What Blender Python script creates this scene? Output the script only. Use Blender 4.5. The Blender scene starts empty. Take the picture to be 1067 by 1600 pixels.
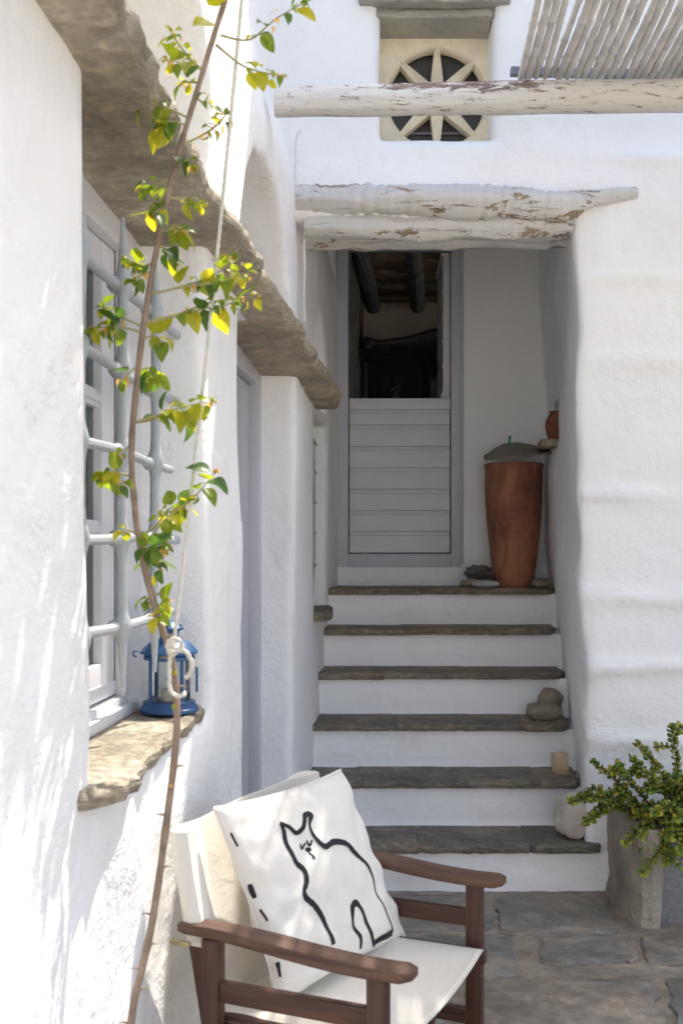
import bpy, bmesh, math, random
import numpy as np
from mathutils import Vector, Matrix, noise as mnoise, Quaternion

# ------------------------------------------------------------------ camera, sky, sun, exposure
scene = bpy.context.scene
C = scene.collection
H = 1.44                     # camera height
F = 1750.0                   # focal length in pixels of a 1600 px tall picture
HZ = 850.0
cam_d = bpy.data.cameras.new('camera')
cam = bpy.data.objects.new('camera', cam_d)
C.objects.link(cam)
cam.location = (0, 0, H)
cam.rotation_euler = (math.pi/2, 0, 0)
cam_d.sensor_width = 36.0
cam_d.sensor_fit = 'AUTO'
cam_d.lens = F/1600*36.0
cam_d.shift_y = (HZ-800)/1600
cam_d.clip_start = 0.05
cam_d.clip_end = 2000
cam_d.dof.use_dof = True
cam_d.dof.focus_distance = 4.6
cam_d.dof.aperture_fstop = 6.3
scene.camera = cam

LIGHT = Vector((-.33, -.45, -1.0)).normalized()
world = bpy.data.worlds.new('World')
scene.world = world
world.use_nodes = True
wn = world.node_tree.nodes
wl = world.node_tree.links
wn.clear()
sky = wn.new('ShaderNodeTexSky')
sky.sky_type = 'NISHITA'
sky.sun_disc = False
sky.sun_elevation = math.asin(-LIGHT.z)
sky.sun_rotation = math.atan2(.33, .45)
sky.air_density = 1.0
sky.dust_density = 4.0
bg = wn.new('ShaderNodeBackground')
bg.inputs['Strength'].default_value = 0.15
wo = wn.new('ShaderNodeOutputWorld')
wl.new(sky.outputs[0], bg.inputs[0])
wl.new(bg.outputs[0], wo.inputs[0])

sun_d = bpy.data.lights.new('sun', 'SUN')
sun_d.energy = 2.7
sun_d.angle = math.radians(0.55)
sun_d.color = (1.0, 0.93, 0.83)
sun = bpy.data.objects.new('sun', sun_d)
sun.rotation_mode = 'QUATERNION'
sun.rotation_quaternion = LIGHT.to_track_quat('-Z', 'Y')
sun.location = (3, 4, 9)
C.objects.link(sun)

scene.view_settings.view_transform = 'Standard'
scene.view_settings.look = 'None'
scene.view_settings.exposure = 1.32
scene.view_settings.gamma = 1.0
scene.render.engine = 'CYCLES'
scene.cycles.max_bounces = 9
scene.cycles.diffuse_bounces = 7
scene.cycles.glossy_bounces = 2
scene.cycles.use_adaptive_sampling = True
scene.cycles.adaptive_threshold = 0.02
scene.cycles.transparent_max_bounces = 12

SH = .075                    # the side wall and the stairs run a little askew of the facade
random.seed(7)
R = random.Random(11)

def P(px, py, Y):
    """point at depth Y that was measured at (px, py) in the photograph"""
    return Vector(((px-533.5)*Y/F, Y, H+(HZ-py)*Y/F))

# ------------------------------------------------------------------ helpers
def link(o, parent=None):
    C.objects.link(o)
    if parent is not None:
        o.parent = parent
    return o

def mesh_obj(name, verts, faces, m=None, parent=None, smooth=True, sharp=None):
    me = bpy.data.meshes.new(name)
    me.from_pydata([tuple(v) for v in verts], [], faces)
    fin(me, m, smooth, sharp)
    return link(bpy.data.objects.new(name, me), parent)

def fin(me, m, smooth=True, sharp=None):
    if m is not None:
        me.materials.append(m)
    if smooth:
        me.shade_smooth()
        if sharp:
            me.set_sharp_from_angle(angle=math.radians(sharp))
    me.update()

def thing(name, label, cat, loc=(0, 0, 0), rz=0, group=None):
    o = bpy.data.objects.new(name, None)
    o.empty_display_size = .1
    C.objects.link(o)
    o.location = loc
    o.rotation_euler = (0, 0, rz)
    return tag(o, label, cat, group)

def tag(o, label, cat=None, group=None):
    o['label'] = label
    if cat:
        o['category'] = cat
    if group:
        o['group'] = group
    return o

class MB:
    def __init__(s):
        s.v = []
        s.f = []
    def add(s, vs, fs):
        b = len(s.v)
        s.v += [Vector(v) for v in vs]
        s.f += [[i+b for i in f] for f in fs]
        return s
    def box(s, x0, x1, y0, y1, z0, z1, bev=0, mat=None):
        bm = bmesh.new()
        bmesh.ops.create_cube(bm, size=1)
        for v in bm.verts:
            v.co = Vector(((x0+x1)/2+v.co.x*(x1-x0), (y0+y1)/2+v.co.y*(y1-y0), (z0+z1)/2+v.co.z*(z1-z0)))
        if bev:
            bmesh.ops.bevel(bm, geom=bm.edges[:], offset=bev, segments=2, profile=.6, affect='EDGES')
        if mat is not None:
            bmesh.ops.transform(bm, matrix=mat, verts=bm.verts)
        bm.verts.index_update()
        s.add([v.co.copy() for v in bm.verts], [[v.index for v in f.verts] for f in bm.faces])
        bm.free()
        return s
    def bar(s, a, b, w, d, bev=.003, up=(0, 0, 1)):
        """rectangular bar from a to b, w across, d along the up side"""
        a = Vector(a); b = Vector(b)
        x = (b-a); L = x.length; x.normalize()
        y = Vector(up).cross(x)
        if y.length < 1e-4:
            y = Vector((0, 1, 0)).cross(x)
        y.normalize()
        z = x.cross(y)
        M = Matrix((x, y, z)).transposed().to_4x4()
        M.translation = a
        return s.box(0, L, -w/2, w/2, -d/2, d/2, bev, M)
    def tube(s, pts, rad, n=8, cap=True, jit=0, jf=3.0, seed=0):
        pts = [Vector(p) for p in pts]
        N = len(pts)
        if not hasattr(rad, '__len__'):
            rad = [rad]*N
        base = len(s.v)
        t0 = (pts[1]-pts[0]).normalized()
        ref = Vector((0, 0, 1)) if abs(t0.z) < .9 else Vector((1, 0, 0))
        nrm = (ref-ref.dot(t0)*t0).normalized()
        for i in range(N):
            if i == 0: t = pts[1]-pts[0]
            elif i == N-1: t = pts[-1]-pts[-2]
            else: t = pts[i+1]-pts[i-1]
            t.normalize()
            nrm = (nrm-nrm.dot(t)*t)
            nrm.normalize()
            bn = t.cross(nrm)
            for k in range(n):
                a = 2*math.pi*k/n
                r = rad[i]
                d = nrm*math.cos(a)+bn*math.sin(a)
                if jit:
                    q = pts[i]+d*rad[i]
                    r *= 1+jit*mnoise.noise(q*jf+Vector((seed, seed*.7, 0)))
                s.v.append(pts[i]+d*r)
        for i in range(N-1):
            for k in range(n):
                a = base+i*n+k; b = base+i*n+(k+1) % n
                s.f.append([a, b, b+n, a+n])
        if cap:
            s.f.append([base+k for k in range(n)][::-1])
            s.f.append([base+(N-1)*n+k for k in range(n)])
        return s
    def lathe(s, prof, n=24, center=(0, 0, 0), sq=1.0):
        c = Vector(center)
        base = len(s.v)
        for r, z in prof:
            for k in range(n):
                a = 2*math.pi*k/n
                s.v.append(c+Vector((r*math.cos(a), r*math.sin(a)*sq, z)))
        for i in range(len(prof)-1):
            for k in range(n):
                a = base+i*n+k; b = base+i*n+(k+1) % n
                s.f.append([a, b, b+n, a+n])
        if prof[0][0] > 1e-4:
            s.f.append([base+k for k in range(n)][::-1])
        if prof[-1][0] > 1e-4:
            s.f.append([base+(len(prof)-1)*n+k for k in range(n)])
        return s
    def grid(s, fn, nu, nv):
        base = len(s.v)
        for j in range(nv+1):
            for i in range(nu+1):
                s.v.append(Vector(fn(i/nu, j/nv)))
        for j in range(nv):
            for i in range(nu):
                a = base+j*(nu+1)+i
                s.f.append([a, a+1, a+nu+2, a+nu+1])
        return s
    def build(s, name, m, parent=None, smooth=True, sharp=35):
        return mesh_obj(name, s.v, s.f, m, parent, smooth, sharp)

def spline(pts, n=6):
    pts = [Vector(p) for p in pts]
    out = []
    for i in range(len(pts)-1):
        p0 = pts[max(i-1, 0)]; p1 = pts[i]; p2 = pts[i+1]; p3 = pts[min(i+2, len(pts)-1)]
        for k in range(n):
            t = k/n
            out.append(.5*((2*p1)+(p2-p0)*t+(2*p0-5*p1+4*p2-p3)*t*t+(3*p1-p0-3*p2+p3)*t**3))
    out.append(pts[-1])
    return out

# numpy value noise
def vnoise(x, y, z, seed=0):
    x, y, z = np.broadcast_arrays(x, y, z)
    rs = np.random.RandomState(seed)
    T = rs.rand(64, 64, 64)*2-1
    xi = np.floor(x).astype(int); yi = np.floor(y).astype(int); zi = np.floor(z).astype(int)
    fx = x-xi; fy = y-yi; fz = z-zi
    fx = fx*fx*(3-2*fx); fy = fy*fy*(3-2*fy); fz = fz*fz*(3-2*fz)
    out = 0
    for dx in (0, 1):
        for dy in (0, 1):
            for dz in (0, 1):
                w = (fx if dx else 1-fx)*(fy if dy else 1-fy)*(fz if dz else 1-fz)
                out = out+w*T[(xi+dx) % 64, (yi+dy) % 64, (zi+dz) % 64]
    return out

def smax(a, b, k):
    h = np.clip(.5+.5*(a-b)/k, 0, 1)
    return b*(1-h)+a*h+k*h*(1-h)

def sbox(x, y, z, b, r=0):
    (x0, x1), (y0, y1), (z0, z1) = b
    qx = np.abs(x-(x0+x1)/2)-(x1-x0)/2+r
    qy = np.abs(y-(y0+y1)/2)-(y1-y0)/2+r
    qz = np.abs(z-(z0+z1)/2)-(z1-z0)/2+r
    o = np.sqrt(np.maximum(qx, 0)**2+np.maximum(qy, 0)**2+np.maximum(qz, 0)**2)
    return o+np.minimum(np.maximum(qx, np.maximum(qy, qz)), 0)-r

def sstep(a, b, x):
    t = np.clip((x-a)/(b-a), 0, 1)
    return t*t*(3-2*t)

def surface_nets(Fd, org, h):
    nx, ny, nz = Fd.shape
    cs = (nx-1, ny-1, nz-1)
    S = Fd < 0
    cnt = np.zeros(cs, np.int8)
    for d in np.ndindex(2, 2, 2):
        cnt += S[d[0]:d[0]+cs[0], d[1]:d[1]+cs[1], d[2]:d[2]+cs[2]]
    act = (cnt > 0) & (cnt < 8)
    idx = np.argwhere(act)
    num = -np.ones(cs, np.int64)
    num[act] = np.arange(len(idx))
    val = {}
    for d in np.ndindex(2, 2, 2):
        val[d] = Fd[idx[:, 0]+d[0], idx[:, 1]+d[1], idx[:, 2]+d[2]]
    acc = np.zeros((len(idx), 3)); n = np.zeros(len(idx))
    cor = list(np.ndindex(2, 2, 2))
    for a in cor:
        for ax in range(3):
            if a[ax] == 0:
                b = list(a); b[ax] = 1; b = tuple(b)
                va, vb = val[a], val[b]
                m = (va < 0) != (vb < 0)
                t = np.where(m, va/np.where(m, va-vb, 1), 0)
                p = np.tile(np.array(a, float), (len(idx), 1))
                p[:, ax] += t
                acc += p*m[:, None]; n += m
    V = (idx+acc/np.maximum(n, 1)[:, None])*h+np.array(org)
    Q = []
    for ax in range(3):
        sl0 = [slice(None)]*3; sl1 = [slice(None)]*3
        sl0[ax] = slice(0, -1); sl1[ax] = slice(1, None)
        A = S[tuple(sl0)]; B = S[tuple(sl1)]
        ch = A != B
        o1, o2 = (ax+1) % 3, (ax+2) % 3
        e = np.argwhere(ch)
        ok = (e[:, o1] > 0) & (e[:, o1] < Fd.shape[o1]-1) & (e[:, o2] > 0) & (e[:, o2] < Fd.shape[o2]-1)
        e = e[ok]
        ins = A[e[:, 0], e[:, 1], e[:, 2]]
        def cell(d1, d2):
            c = e.copy(); c[:, o1] += d1; c[:, o2] += d2
            return num[c[:, 0], c[:, 1], c[:, 2]]
        q = np.stack([cell(-1, -1), cell(0, -1), cell(0, 0), cell(-1, 0)], 1)
        q[~ins] = q[~ins][:, ::-1]
        Q.append(q)
    return V, np.concatenate(Q)

def np_mesh(name, V, Q, m, parent):
    me = bpy.data.meshes.new(name)
    me.vertices.add(len(V))
    me.vertices.foreach_set('co', V.astype(np.float32).ravel())
    me.loops.add(len(Q)*4)
    me.loops.foreach_set('vertex_index', Q.astype(np.int32).ravel())
    me.polygons.add(len(Q))
    me.polygons.foreach_set('loop_start', np.arange(0, len(Q)*4, 4, dtype=np.int32))
    me.update(calc_edges=True)
    me.validate()
    fin(me, m)
    return link(bpy.data.objects.new(name, me), parent)

# ------------------------------------------------------------------ materials
def newmat(name):
    m = bpy.data.materials.new(name)
    m.use_nodes = True
    nt = m.node_tree
    b = nt.nodes['Principled BSDF']
    return m, nt, b

def coords(nt, scale=(1, 1, 1), kind='Object', warp=0):
    tc = nt.nodes.new('ShaderNodeTexCoord')
    mp = nt.nodes.new('ShaderNodeMapping')
    mp.inputs['Scale'].default_value = scale
    nt.links.new(tc.outputs[kind], mp.inputs[0])
    return mp.outputs[0]

def geo(nt, scale=(1, 1, 1), rnd=True):
    """world position, shifted for each object so that copies differ"""
    g = nt.nodes.new('ShaderNodeNewGeometry')
    mp = nt.nodes.new('ShaderNodeMapping')
    mp.inputs['Scale'].default_value = scale
    nt.links.new(g.outputs['Position'], mp.inputs[0])
    if rnd:
        oi = nt.nodes.new('ShaderNodeObjectInfo')
        mu = nt.nodes.new('ShaderNodeMath'); mu.operation = 'MULTIPLY'; mu.inputs[1].default_value = 37.0
        nt.links.new(oi.outputs['Random'], mu.inputs[0])
        nt.links.new(mu.outputs[0], mp.inputs['Location'])
    return mp.outputs[0]

def noi(nt, vec, scale, detail=4, rough=.55, dist=0):
    n = nt.nodes.new('ShaderNodeTexNoise')
    n.inputs['Scale'].default_value = scale
    n.inputs['Detail'].default_value = detail
    n.inputs['Roughness'].default_value = rough
    n.inputs['Distortion'].default_value = dist
    if vec is not None:
        nt.links.new(vec, n.inputs['Vector'])
    return n.outputs['Fac']

def ramp(nt, fac, stops):
    r = nt.nodes.new('ShaderNodeValToRGB')
    el = r.color_ramp.elements
    while len(el) < len(stops):
        el.new(.5)
    for e, (p, c) in zip(el, stops):
        e.position = p
        e.color = (*c, 1) if len(c) == 3 else c
    nt.links.new(fac, r.inputs[0])
    return r.outputs[0]

def mixc(nt, fac, a, b, mode='MIX'):
    n = nt.nodes.new('ShaderNodeMix')
    n.data_type = 'RGBA'
    n.blend_type = mode
    def put(s, v):
        if isinstance(v, (tuple, list)):
            s.default_value = (*v, 1)
        elif isinstance(v, (int, float)):
            s.default_value = v
        else:
            nt.links.new(v, s)
    put(n.inputs[0], fac); put(n.inputs[6], a); put(n.inputs[7], b)
    return n.outputs[2]

def bump(nt, b, hs, prev=None):
    for h, st, di in hs:
        n = nt.nodes.new('ShaderNodeBump')
        n.inputs['Strength'].default_value = st
        n.inputs['Distance'].default_value = di
        nt.links.new(h, n.inputs['Height'])
        if prev is not None:
            nt.links.new(prev, n.inputs['Normal'])
        prev = n.outputs[0]
    nt.links.new(prev, b.inputs['Normal'])

def gt(nt, v, lo, hi):
    r = nt.nodes.new('ShaderNodeMapRange')
    r.interpolation_type = 'SMOOTHSTEP'
    r.inputs[1].default_value = lo; r.inputs[2].default_value = hi
    nt.links.new(v, r.inputs[0])
    return r.outputs[0]

def mul(nt, a, b, op='MULTIPLY'):
    n = nt.nodes.new('ShaderNodeMath'); n.operation = op
    for s, v in zip(n.inputs, (a, b)):
        if isinstance(v, (int, float)): s.default_value = v
        else: nt.links.new(v, s)
    return n.outputs[0]

def m_plaster(name, base=(.875, .875, .87), dirt=(.80, .785, .745), amt=.5, rough_amt=1.0):
    m, nt, b = newmat(name)
    v = geo(nt, rnd=False)
    big = noi(nt, v, 1.7, 3, .6)
    mid = noi(nt, v, 7, 5, .62)
    fine = noi(nt, v, 55, 3, .6)
    vs = geo(nt, (1.2, 1.2, 6), rnd=False)
    brush = noi(nt, vs, 9, 3, .6)
    col = mixc(nt, mul(nt, gt(nt, big, .50, .78), amt), base, dirt)
    spots = noi(nt, v, 23, 3, .6)
    col = mixc(nt, mul(nt, gt(nt, spots, .70, .78), .35*amt), col, (.55, .51, .45))
    nt.links.new(col, b.inputs['Base Color'])
    b.inputs['Roughness'].default_value = .86
    b.inputs['Specular IOR Level'].default_value = .25
    pits = gt(nt, mid, .60, .72)
    patch = gt(nt, noi(nt, v, 2.6, 3, .5), .52, .62)
    rough = mul(nt, noi(nt, v, 26, 4, .7), patch)
    bump(nt, b, [(mid, .50*rough_amt, .024), (brush, .24*rough_amt, .008), (rough, .75*rough_amt, .012), (fine, .30*rough_amt, .003), (pits, .30*rough_amt, .004)])
    return m

def m_slate(name, c0, c1, c2, rough=.7, sc=1.0, bstr=1.0, con=1.0):
    m, nt, b = newmat(name)
    v = geo(nt, (1, 1, 3.5))
    dk = 1-.48*con; br = 1+.70*con
    big = noi(nt, v, 3.0*sc, 6, .62, .6)
    fine = noi(nt, v, 30*sc, 6, .65)
    lay = noi(nt, geo(nt, (.8, 1.5, 14)), 6*sc, 5, .6, .8)
    col = ramp(nt, big, [(.30, c0), (.48, c1), (.66, c2)])
    col = mixc(nt, gt(nt, fine, .38, .66), mixc(nt, 1.0, col, (dk, dk, dk), 'MULTIPLY'), col)
    patch = gt(nt, noi(nt, geo(nt), 7.5*sc, 7, .7, 1.0), .50, .60)
    col = mixc(nt, mul(nt, patch, .45), col, mixc(nt, 1.0, col, (br, br*.97, br*.92), 'MULTIPLY'))
    rust = gt(nt, noi(nt, v, 4.3*sc, 5, .7, 1.2), .58, .74)
    col = mixc(nt, mul(nt, rust, .45), col, (c2[0]*1.25, c2[1]*1.02, c2[2]*.72))
    oi = nt.nodes.new('ShaderNodeObjectInfo')
    tint = ramp(nt, oi.outputs['Random'], [(0, (.86, .90, .98)), (.5, (1, 1, 1)), (1, (1.10, 1.0, .88))])
    col = mixc(nt, .8, col, tint, 'MULTIPLY')
    nt.links.new(col, b.inputs['Base Color'])
    nt.links.new(gt(nt, fine, -.6, 1.3), b.inputs['Roughness'])
    b.inputs['Roughness'].default_value = rough
    bump(nt, b, [(big, .5*bstr, .02), (lay, .7*bstr, .014), (patch, .35*bstr, .004), (fine, .7*bstr, .006)])
    return m

def m_simple(name, col, rough=.6, metal=0, var=.12, vs=8, bmp=.2, bd=.004, spec=.5, coat=0):
    m, nt, b = newmat(name)
    v = geo(nt)
    n = noi(nt, v, vs, 5, .6)
    lo = tuple(c*(1-var) for c in col); hi = tuple(min(1, c*(1+var)) for c in col)
    nt.links.new(ramp(nt, n, [(.3, lo), (.7, hi)]), b.inputs['Base Color'])
    f = noi(nt, v, vs*8, 4, .6)
    b.inputs['Roughness'].default_value = rough
    b.inputs['Metallic'].default_value = metal
    b.inputs['Specular IOR Level'].default_value = spec
    if bmp:
        bump(nt, b, [(n, bmp, bd*2), (f, bmp, bd)])
    return m

def m_wood(name, c0, c1, axis='x', rough=.55, paint=None, wear=.55, worn=(.20, .15, .12), sc=1.0, crk=.64):
    """grain along one axis, in object coordinates; optional worn paint"""
    m, nt, b = newmat(name)
    s = {'x': (1.5, 22, 22), 'y': (22, 1.5, 22), 'z': (22, 22, 1.5)}[axis]
    v = coords(nt, tuple(k*sc for k in s))
    g = noi(nt, v, 2.2, 6, .62, .6)
    v2 = coords(nt, tuple(k*sc*.25 for k in s))
    g2 = noi(nt, v2, 3, 4, .6, .5)
    col = ramp(nt, g, [(.28, c0), (.72, c1)])
    if paint:
        pv = coords(nt, tuple(math.sqrt(k)*sc for k in s))
        pn = noi(nt, pv, 2.6, 9, .72, .5)
        hole = gt(nt, pn, wear, wear+.02)
        pc = mixc(nt, gt(nt, g2, .35, .7), paint, tuple(k*.88 for k in paint))
        col2 = mixc(nt, hole, pc, ramp(nt, g, [(.3, worn), (.7, tuple(k*1.9 for k in worn))]))
        crack = gt(nt, g, crk, crk+.05)
        col = mixc(nt, mul(nt, crack, .5), col2, worn)
    else:
        col = mixc(nt, gt(nt, g2, .40, .75), mixc(nt, 1.0, col, (.70, .66, .64), 'MULTIPLY'), col)
    nt.links.new(col, b.inputs['Base Color'])
    b.inputs['Roughness'].default_value = rough
    b.inputs['Specular IOR Level'].default_value = .35
    bump(nt, b, [(g, .6, .005), (g2, .5, .010)])
    return m

def m_cloth(name, col, var=.05, scale=900):
    m, nt, b = newmat(name)
    v = coords(nt)
    n = noi(nt, v, 6, 4, .6)
    lo = tuple(c*(1-var) for c in col)
    nt.links.new(ramp(nt, n, [(.35, lo), (.65, col)]), b.inputs['Base Color'])
    b.inputs['Roughness'].default_value = .92
    b.inputs['Specular IOR Level'].default_value = .15
    b.inputs['Sheen Weight'].default_value = .15
    w = noi(nt, v, scale, 2, .5)
    f = noi(nt, coords(nt, (14, 5, 9)), 1.6, 5, .6, .8)
    bump(nt, b, [(f, .22, .02), (w, .25, .001)])
    return m

def m_leaf(name, c0, c1, trans=.45):
    m, nt, b = newmat(name)
    v = geo(nt)
    n = noi(nt, v, 30, 3, .6)
    oi = nt.nodes.new('ShaderNodeObjectInfo')
    col = mixc(nt, gt(nt, n, .3, .7), c0, c1)
    tint = ramp(nt, oi.outputs['Random'], [(0, (.75, .85, .8)), (.5, (1, 1, 1)), (1, (1.25, 1.15, .9))])
    col = mixc(nt, 1.0, col, tint, 'MULTIPLY')
    nt.links.new(col, b.inputs['Base Color'])
    b.inputs['Roughness'].default_value = .38
    tr = nt.nodes.new('ShaderNodeBsdfTranslucent')
    br = mixc(nt, 1.0, col, (2.7, 2.6, 1.2), 'MULTIPLY')
    nt.links.new(br, tr.inputs['Color'])
    mx = nt.nodes.new('ShaderNodeMixShader')
    mx.inputs[0].default_value = trans
    nt.links.new(b.outputs[0], mx.inputs[1])
    nt.links.new(tr.outputs[0], mx.inputs[2])
    nt.links.new(mx.outputs[0], nt.nodes['Material Output'].inputs['Surface'])
    return m

def m_glass(name, tint=(.9, .95, .95), tr=.86, rough=.02):
    m, nt, b = newmat(name)
    nt.nodes.remove(b)
    t = nt.nodes.new('ShaderNodeBsdfTransparent'); t.inputs[0].default_value = (*[c*tr/.9 for c in tint], 1)
    g = nt.nodes.new('ShaderNodeBsdfGlossy'); g.inputs['Roughness'].default_value = rough
    fr = nt.nodes.new('ShaderNodeFresnel'); fr.inputs[0].default_value = 1.5
    mx = nt.nodes.new('ShaderNodeMixShader')
    nt.links.new(fr.outputs[0], mx.inputs[0])
    nt.links.new(t.outputs[0], mx.inputs[1]); nt.links.new(g.outputs[0], mx.inputs[2])
    nt.links.new(mx.outputs[0], nt.nodes['Material Output'].inputs['Surface'])
    return m

M = {}
M['white'] = m_plaster('whitewash')
M['riser'] = m_plaster('whitewash_riser', (.87, .87, .87), (.74, .71, .66), .75, .9)
M['tread'] = m_slate('step_slate', (.15, .137, .115), (.235, .203, .152), (.33, .27, .195))
M['flag'] = m_slate('flag_slate', (.18, .18, .172), (.265, .245, .205), (.38, .315, .235), sc=.7, bstr=.8, con=.7)
M['lintel'] = m_slate('lintel_slate', (.24, .205, .145), (.42, .355, .255), (.66, .57, .43), sc=1.3, bstr=1.3, con=.65)
M['ledge'] = m_slate('ledge_slate', (.28, .275, .24), (.345, .33, .28), (.42, .39, .31), sc=1.2, bstr=.4, con=.3)
M['sill'] = m_slate('sill_slate', (.30, .25, .17), (.50, .42, .29), (.62, .55, .42), sc=1.4, bstr=1.2)
M['mortar'] = m_simple('mortar', (.275, .23, .175), .9, var=.4, vs=9, bmp=.6, bd=.008)
M['grey'] = m_simple('grey_paint', (.49, .495, .54), .5, var=.05, vs=6, bmp=.06)
M['greyl'] = m_simple('pale_grey_paint', (.62, .62, .645), .5, var=.04, vs=6, bmp=.06)
M['frame'] = m_simple('window_paint', (.66, .66, .68), .45, var=.04, vs=7, bmp=.10)
M['iron'] = m_simple('iron_paint', (.40, .43, .45), .45, var=.08, vs=18, bmp=.35)
M['log'] = m_wood('whitewashed_log', (.50, .46, .38), (.66, .62, .54), 'x', .8, paint=(.64, .63, .605), wear=.575, worn=(.20, .155, .105), crk=.60)
M['beam'] = m_wood('peeling_beam', (.40, .36, .30), (.62, .58, .50), 'x', .75, paint=(.70, .68, .63), wear=.58, worn=(.17, .12, .10))
M['reed'] = m_simple('reed', (.60, .595, .575), .7, var=.20, vs=9, bmp=.3)
M['teak'] = m_wood('teak', (.050, .024, .017), (.14, .064, .043), 'x', .45)
M['teakz'] = m_wood('teak_upright', (.050, .024, .017), (.135, .060, .040), 'z', .45)
M['teaky'] = m_wood('teak_across', (.050, .024, .017), (.135, .060, .040), 'y', .45)
M['arm'] = m_wood('worn_teak_arm', (.070, .038, .028), (.22, .125, .085), 'x', .55)
M['canvas'] = m_cloth('canvas', (.76, .725, .64))
M['cushion'] = m_cloth('cushion_cotton', (.80, .77, .705))
M['ink'] = m_simple('ink', (.012, .012, .016), .8, var=.2, bmp=0)
M['brass'] = m_simple('brass', (.45, .36, .20), .45, 1.0, var=.2, vs=30)
M['blue'] = m_simple('blue_enamel', (.020, .085, .215), .38, var=.12, vs=14, bmp=.08)
M['glass'] = m_glass('glass')
M['glassd'] = m_glass('lantern_glass', (.86, .9, .9), .84)
M['wax'] = m_simple('wax', (.50, .45, .36), .5, var=.05)
M['rope'] = m_simple('rope', (.72, .69, .60), .9, var=.12, vs=60, bmp=.5)
M['bark'] = m_simple('bark', (.27, .195, .14), .8, var=.35, vs=22, bmp=.5)
M['twig'] = m_simple('green_twig', (.33, .30, .13), .7, var=.25, vs=20, bmp=.2)
M['leafd'] = m_leaf('leaf_green', (.050, .105, .030), (.080, .150, .040), .42)
M['leafm'] = m_leaf('leaf_lime', (.11, .17, .022), (.19, .24, .025), .5)
M['leafy'] = m_leaf('leaf_yellow', (.24, .26, .022), (.36, .33, .03), .5)
M['leafo'] = m_leaf('leaf_tip', (.34, .20, .06), (.46, .33, .14), .45)
M['jade'] = m_leaf('jade_leaf', (.15, .22, .03), (.25, .30, .04), .25)
M['jadey'] = m_leaf('jade_leaf_yellow', (.30, .32, .035), (.42, .38, .05), .25)
M['jstem'] = m_simple('jade_stem', (.085, .040, .030), .7, var=.3, vs=25)
M['lace'] = m_cloth('lace', (.74, .74, .74))
M['unlit'] = m_cloth('unlit_room_dark', (.14, .135, .13))  # dark tone standing in for the shade of the room
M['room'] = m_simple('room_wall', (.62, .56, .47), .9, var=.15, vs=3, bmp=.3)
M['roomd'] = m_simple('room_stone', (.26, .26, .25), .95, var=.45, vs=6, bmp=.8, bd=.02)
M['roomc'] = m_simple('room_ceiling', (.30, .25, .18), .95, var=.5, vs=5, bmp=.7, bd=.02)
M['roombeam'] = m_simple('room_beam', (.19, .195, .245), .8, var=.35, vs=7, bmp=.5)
M['ward'] = m_wood('dark_wardrobe', (.022, .020, .030), (.065, .055, .070), 'z', .3)
M['mirror'] = m_simple('mirror', (.30, .36, .36), .12, .9, var=.1, bmp=0)
M['dark'] = m_simple('dark_void', (.035, .035, .035), .9, var=.1, bmp=0)
M['stone'] = m_simple('carved_stone', (.74, .645, .47), .88, var=.16, vs=7, bmp=.4, bd=.006)
M['terra'] = None
M['green'] = m_simple('green_peg', (.01, .28, .22), .4, var=.1, bmp=0)
M['planter'] = m_simple('cement', (.33, .285, .225), .92, var=.30, vs=5, bmp=.7, bd=.015)
M['granite'] = m_simple('granite', (.24, .245, .25), .85, var=.22, vs=70, bmp=.4)
M['soil'] = m_simple('soil', (.05, .035, .025), .95, var=.3, bmp=.6, bd=.02)

def m_terra():
    m, nt, b = newmat('weathered_terracotta')
    v = geo(nt, (1, 1, .55))
    n = noi(nt, v, 6, 6, .65, .5)
    f = noi(nt, geo(nt, (1, 1, 6)), 14, 4, .6)
    col = ramp(nt, n, [(.32, (.12, .048, .032)), (.48, (.27, .098, .052)), (.62, (.40, .16, .085))])
    st = gt(nt, noi(nt, geo(nt, (1.3, 1.3, .5)), 5.3, 6, .7, .4), .54, .68)
    col = mixc(nt, mul(nt, st, .8), col, (.21, .175, .14))
    pale = gt(nt, noi(nt, v, 17, 5, .7), .66, .74)
    col = mixc(nt, mul(nt, pale, .5), col, (.55, .46, .36))
    nt.links.new(col, b.inputs['Base Color'])
    b.inputs['Roughness'].default_value = .85
    bump(nt, b, [(n, .3, .01), (f, .3, .006)])
    return m
M['terra'] = m_terra()

def m_rock(name, c0, c1, sc=9):
    m, nt, b = newmat(name)
    v = geo(nt)
    n = noi(nt, v, sc, 7, .65, .6)
    nt.links.new(ramp(nt, n, [(.3, c0), (.7, c1)]), b.inputs['Base Color'])
    b.inputs['Roughness'].default_value = .85
    bump(nt, b, [(n, .5, .012), (noi(nt, v, sc*7, 4, .6), .3, .003)])
    return m
M['rock_brown'] = m_rock('rock_brown', (.17, .14, .10), (.36, .30, .225))
M['rock_dark'] = m_rock('rock_dark', (.06, .055, .05), (.17, .15, .125), 16)
M['rock_tan'] = m_rock('rock_tan', (.42, .26, .12), (.66, .54, .37))
M['rock_pale'] = m_rock('rock_pale', (.45, .40, .32), (.64, .60, .53), 5)
M['rock_grey'] = m_rock('rock_grey', (.34, .34, .33), (.46, .46, .44), 5)

# ------------------------------------------------------------------ ground
gm = MB()
gm.add([(-60, -400, 0), (60, -400, 0), (60, 40, 0), (-60, 40, 0)], [[0, 1, 2, 3]])
ground = gm.build('ground', m_simple('far_paving', (.42, .38, .31), .9, var=.2, vs=2), smooth=False)
ground['kind'] = 'structure'

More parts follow.
